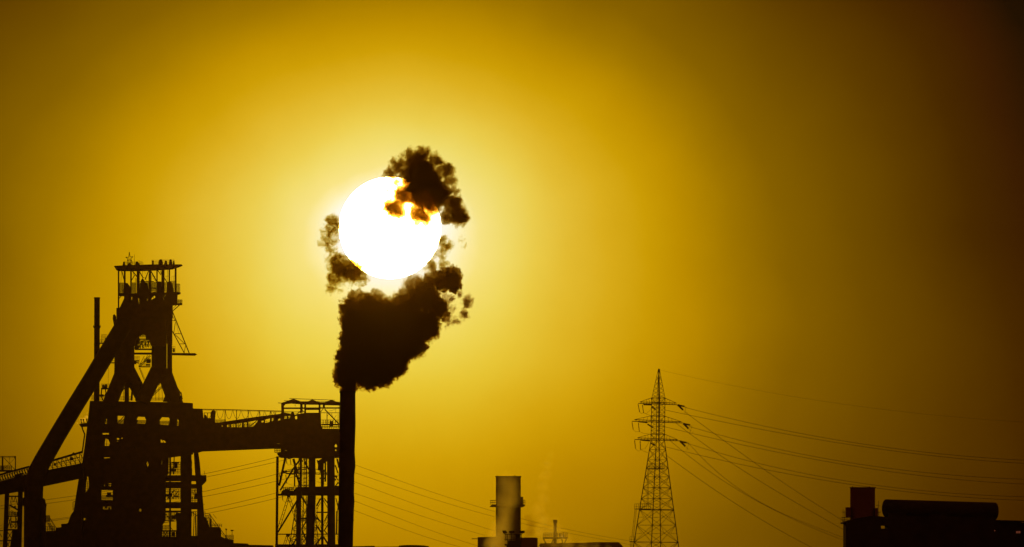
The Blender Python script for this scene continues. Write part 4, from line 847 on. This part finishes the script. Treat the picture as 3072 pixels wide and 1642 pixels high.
cloud('steam', 'small bright puff of steam blown from three vents beside the slanting pipe', 'steam', 3455, ST, 'B', voxel=.4, color=(1, .95, .85), absorb=(0, 0, 0), aniso=.9, dens=.8, nscale=.5, amp=2.2, edge=.6, warp=1.2, step=.1)
FS = [(745, 430, 270, .62), (760, 600, 270, .68), (730, 720, 200, .9), (690, 1010, 190, 1.15), (640, 1140, 190, 1.2), (600, 1240, 180, 1.2), (730, 860, 180, 1.0), (740, 1200, 130, 1.0), (540, 1180, 120, .9)]
cloud('steam', 'pale steam drifting up in front of the lower left of the hazy round stack', 'steam', 3700, FS, 'F', voxel=.7, color=(1, .95, .4), absorb=(0, 0, 0), aniso=.88, dens=.17, nscale=.13, amp=1.0, edge=1.8, warp=2.5, step=.1)
RS = [(1150, 1240, 150, 1.0), (1330, 1235, 150, 1.0), (1510, 1240, 145, .95), (1700, 1250, 130, .85), (1880, 1255, 120, .75), (2050, 1265, 100, .6), (1000, 1230, 110, .8)]
cloud('steam', 'low bank of pale steam lying before the long shed with bevelled roof ends', 'steam', 3350, RS, 'F', voxel=.7, color=(1, .95, .4), absorb=(0, 0, 0), aniso=.88, dens=.14, nscale=.12, amp=.9, edge=1.6, warp=2.5, step=.1)
DS = [(1010, 880, 90, .8), (1040, 960, 100, .9), (1030, 1060, 100, .9), (1000, 1160, 90, .9)]
cloud('smoke', 'faint dark smudge of smoke low beside the right edge of the hazy round stack', 'smoke', 4160, DS, 'F', voxel=.7, color=(.1, .08, .03), absorb=(.3, .15, .02), aniso=.5, dens=.4, nscale=.12, amp=.8, edge=1.2, warp=2.5, step=.1)
FP = [(1350, 1040, 170, .9), (1450, 1120, 150, .9), (1350, 920, 120, .7), (1250, 1130, 130, .9), (1240, 180, 120, .7), (1230, 330, 130, .8), (1200, 480, 120, .8), (1190, 640, 130, .85), (1150, 780, 130, .9), (1220, 900, 130, .9), (1180, 1050, 130, .9), (1300, 60, 120, .5)]
cloud('steam', 'thin pale column of steam rising between the hazy round stack and the flare stack', 'steam', 4700, FP, 'F', voxel=.9, color=(1, .95, .5), absorb=(0, 0, 0), aniso=.88, dens=.09, nscale=.09, amp=.9, edge=1.4, warp=5, step=.1)

# ------------------------------------------------------------------ haze
def make_haze():
    bm = bmesh.new(); bmesh.ops.create_cube(bm, size=1.0)
    top = 125.0; bmesh.ops.scale(bm, vec=(24000, 24000, top+1.3), verts=bm.verts); bmesh.ops.translate(bm, vec=(0, 0, (top-1.3)/2), verts=bm.verts)
    me = bpy.data.meshes.new('haze'); bm.to_mesh(me); bm.free()
    m = bpy.data.materials.new('dusty_air'); m.use_nodes = True; t = m.node_tree; t.nodes.clear()
    pv = t.nodes.new('ShaderNodeVolumePrincipled'); pv.inputs['Color'].default_value = (.09, .05, .005, 1); pv.inputs['Density'].default_value = 0.5e-5; pv.inputs['Anisotropy'].default_value = .975; pv.inputs['Density Attribute'].default_value = ''
    fw = t.nodes.new('ShaderNodeVolumePrincipled'); fw.inputs['Color'].default_value = (.014, .0125, .003, 1); fw.inputs['Density'].default_value = 2.0e-5; fw.inputs['Anisotropy'].default_value = .988; fw.inputs['Density Attribute'].default_value = ''
    ads = t.nodes.new('ShaderNodeAddShader'); t.links.new(pv.outputs[0], ads.inputs[0]); t.links.new(fw.outputs[0], ads.inputs[1])   # dust scatters in a broad and a narrow lobe
    o = t.nodes.new('ShaderNodeOutputMaterial'); t.links.new(ads.outputs[0], o.inputs['Volume'])
    me.materials.append(m); ob = bpy.data.objects.new('haze', me); COL.objects.link(ob); ob['kind'] = 'stuff'
make_haze()

for o in bpy.data.objects:
    if 'origin' in o: del o['origin']
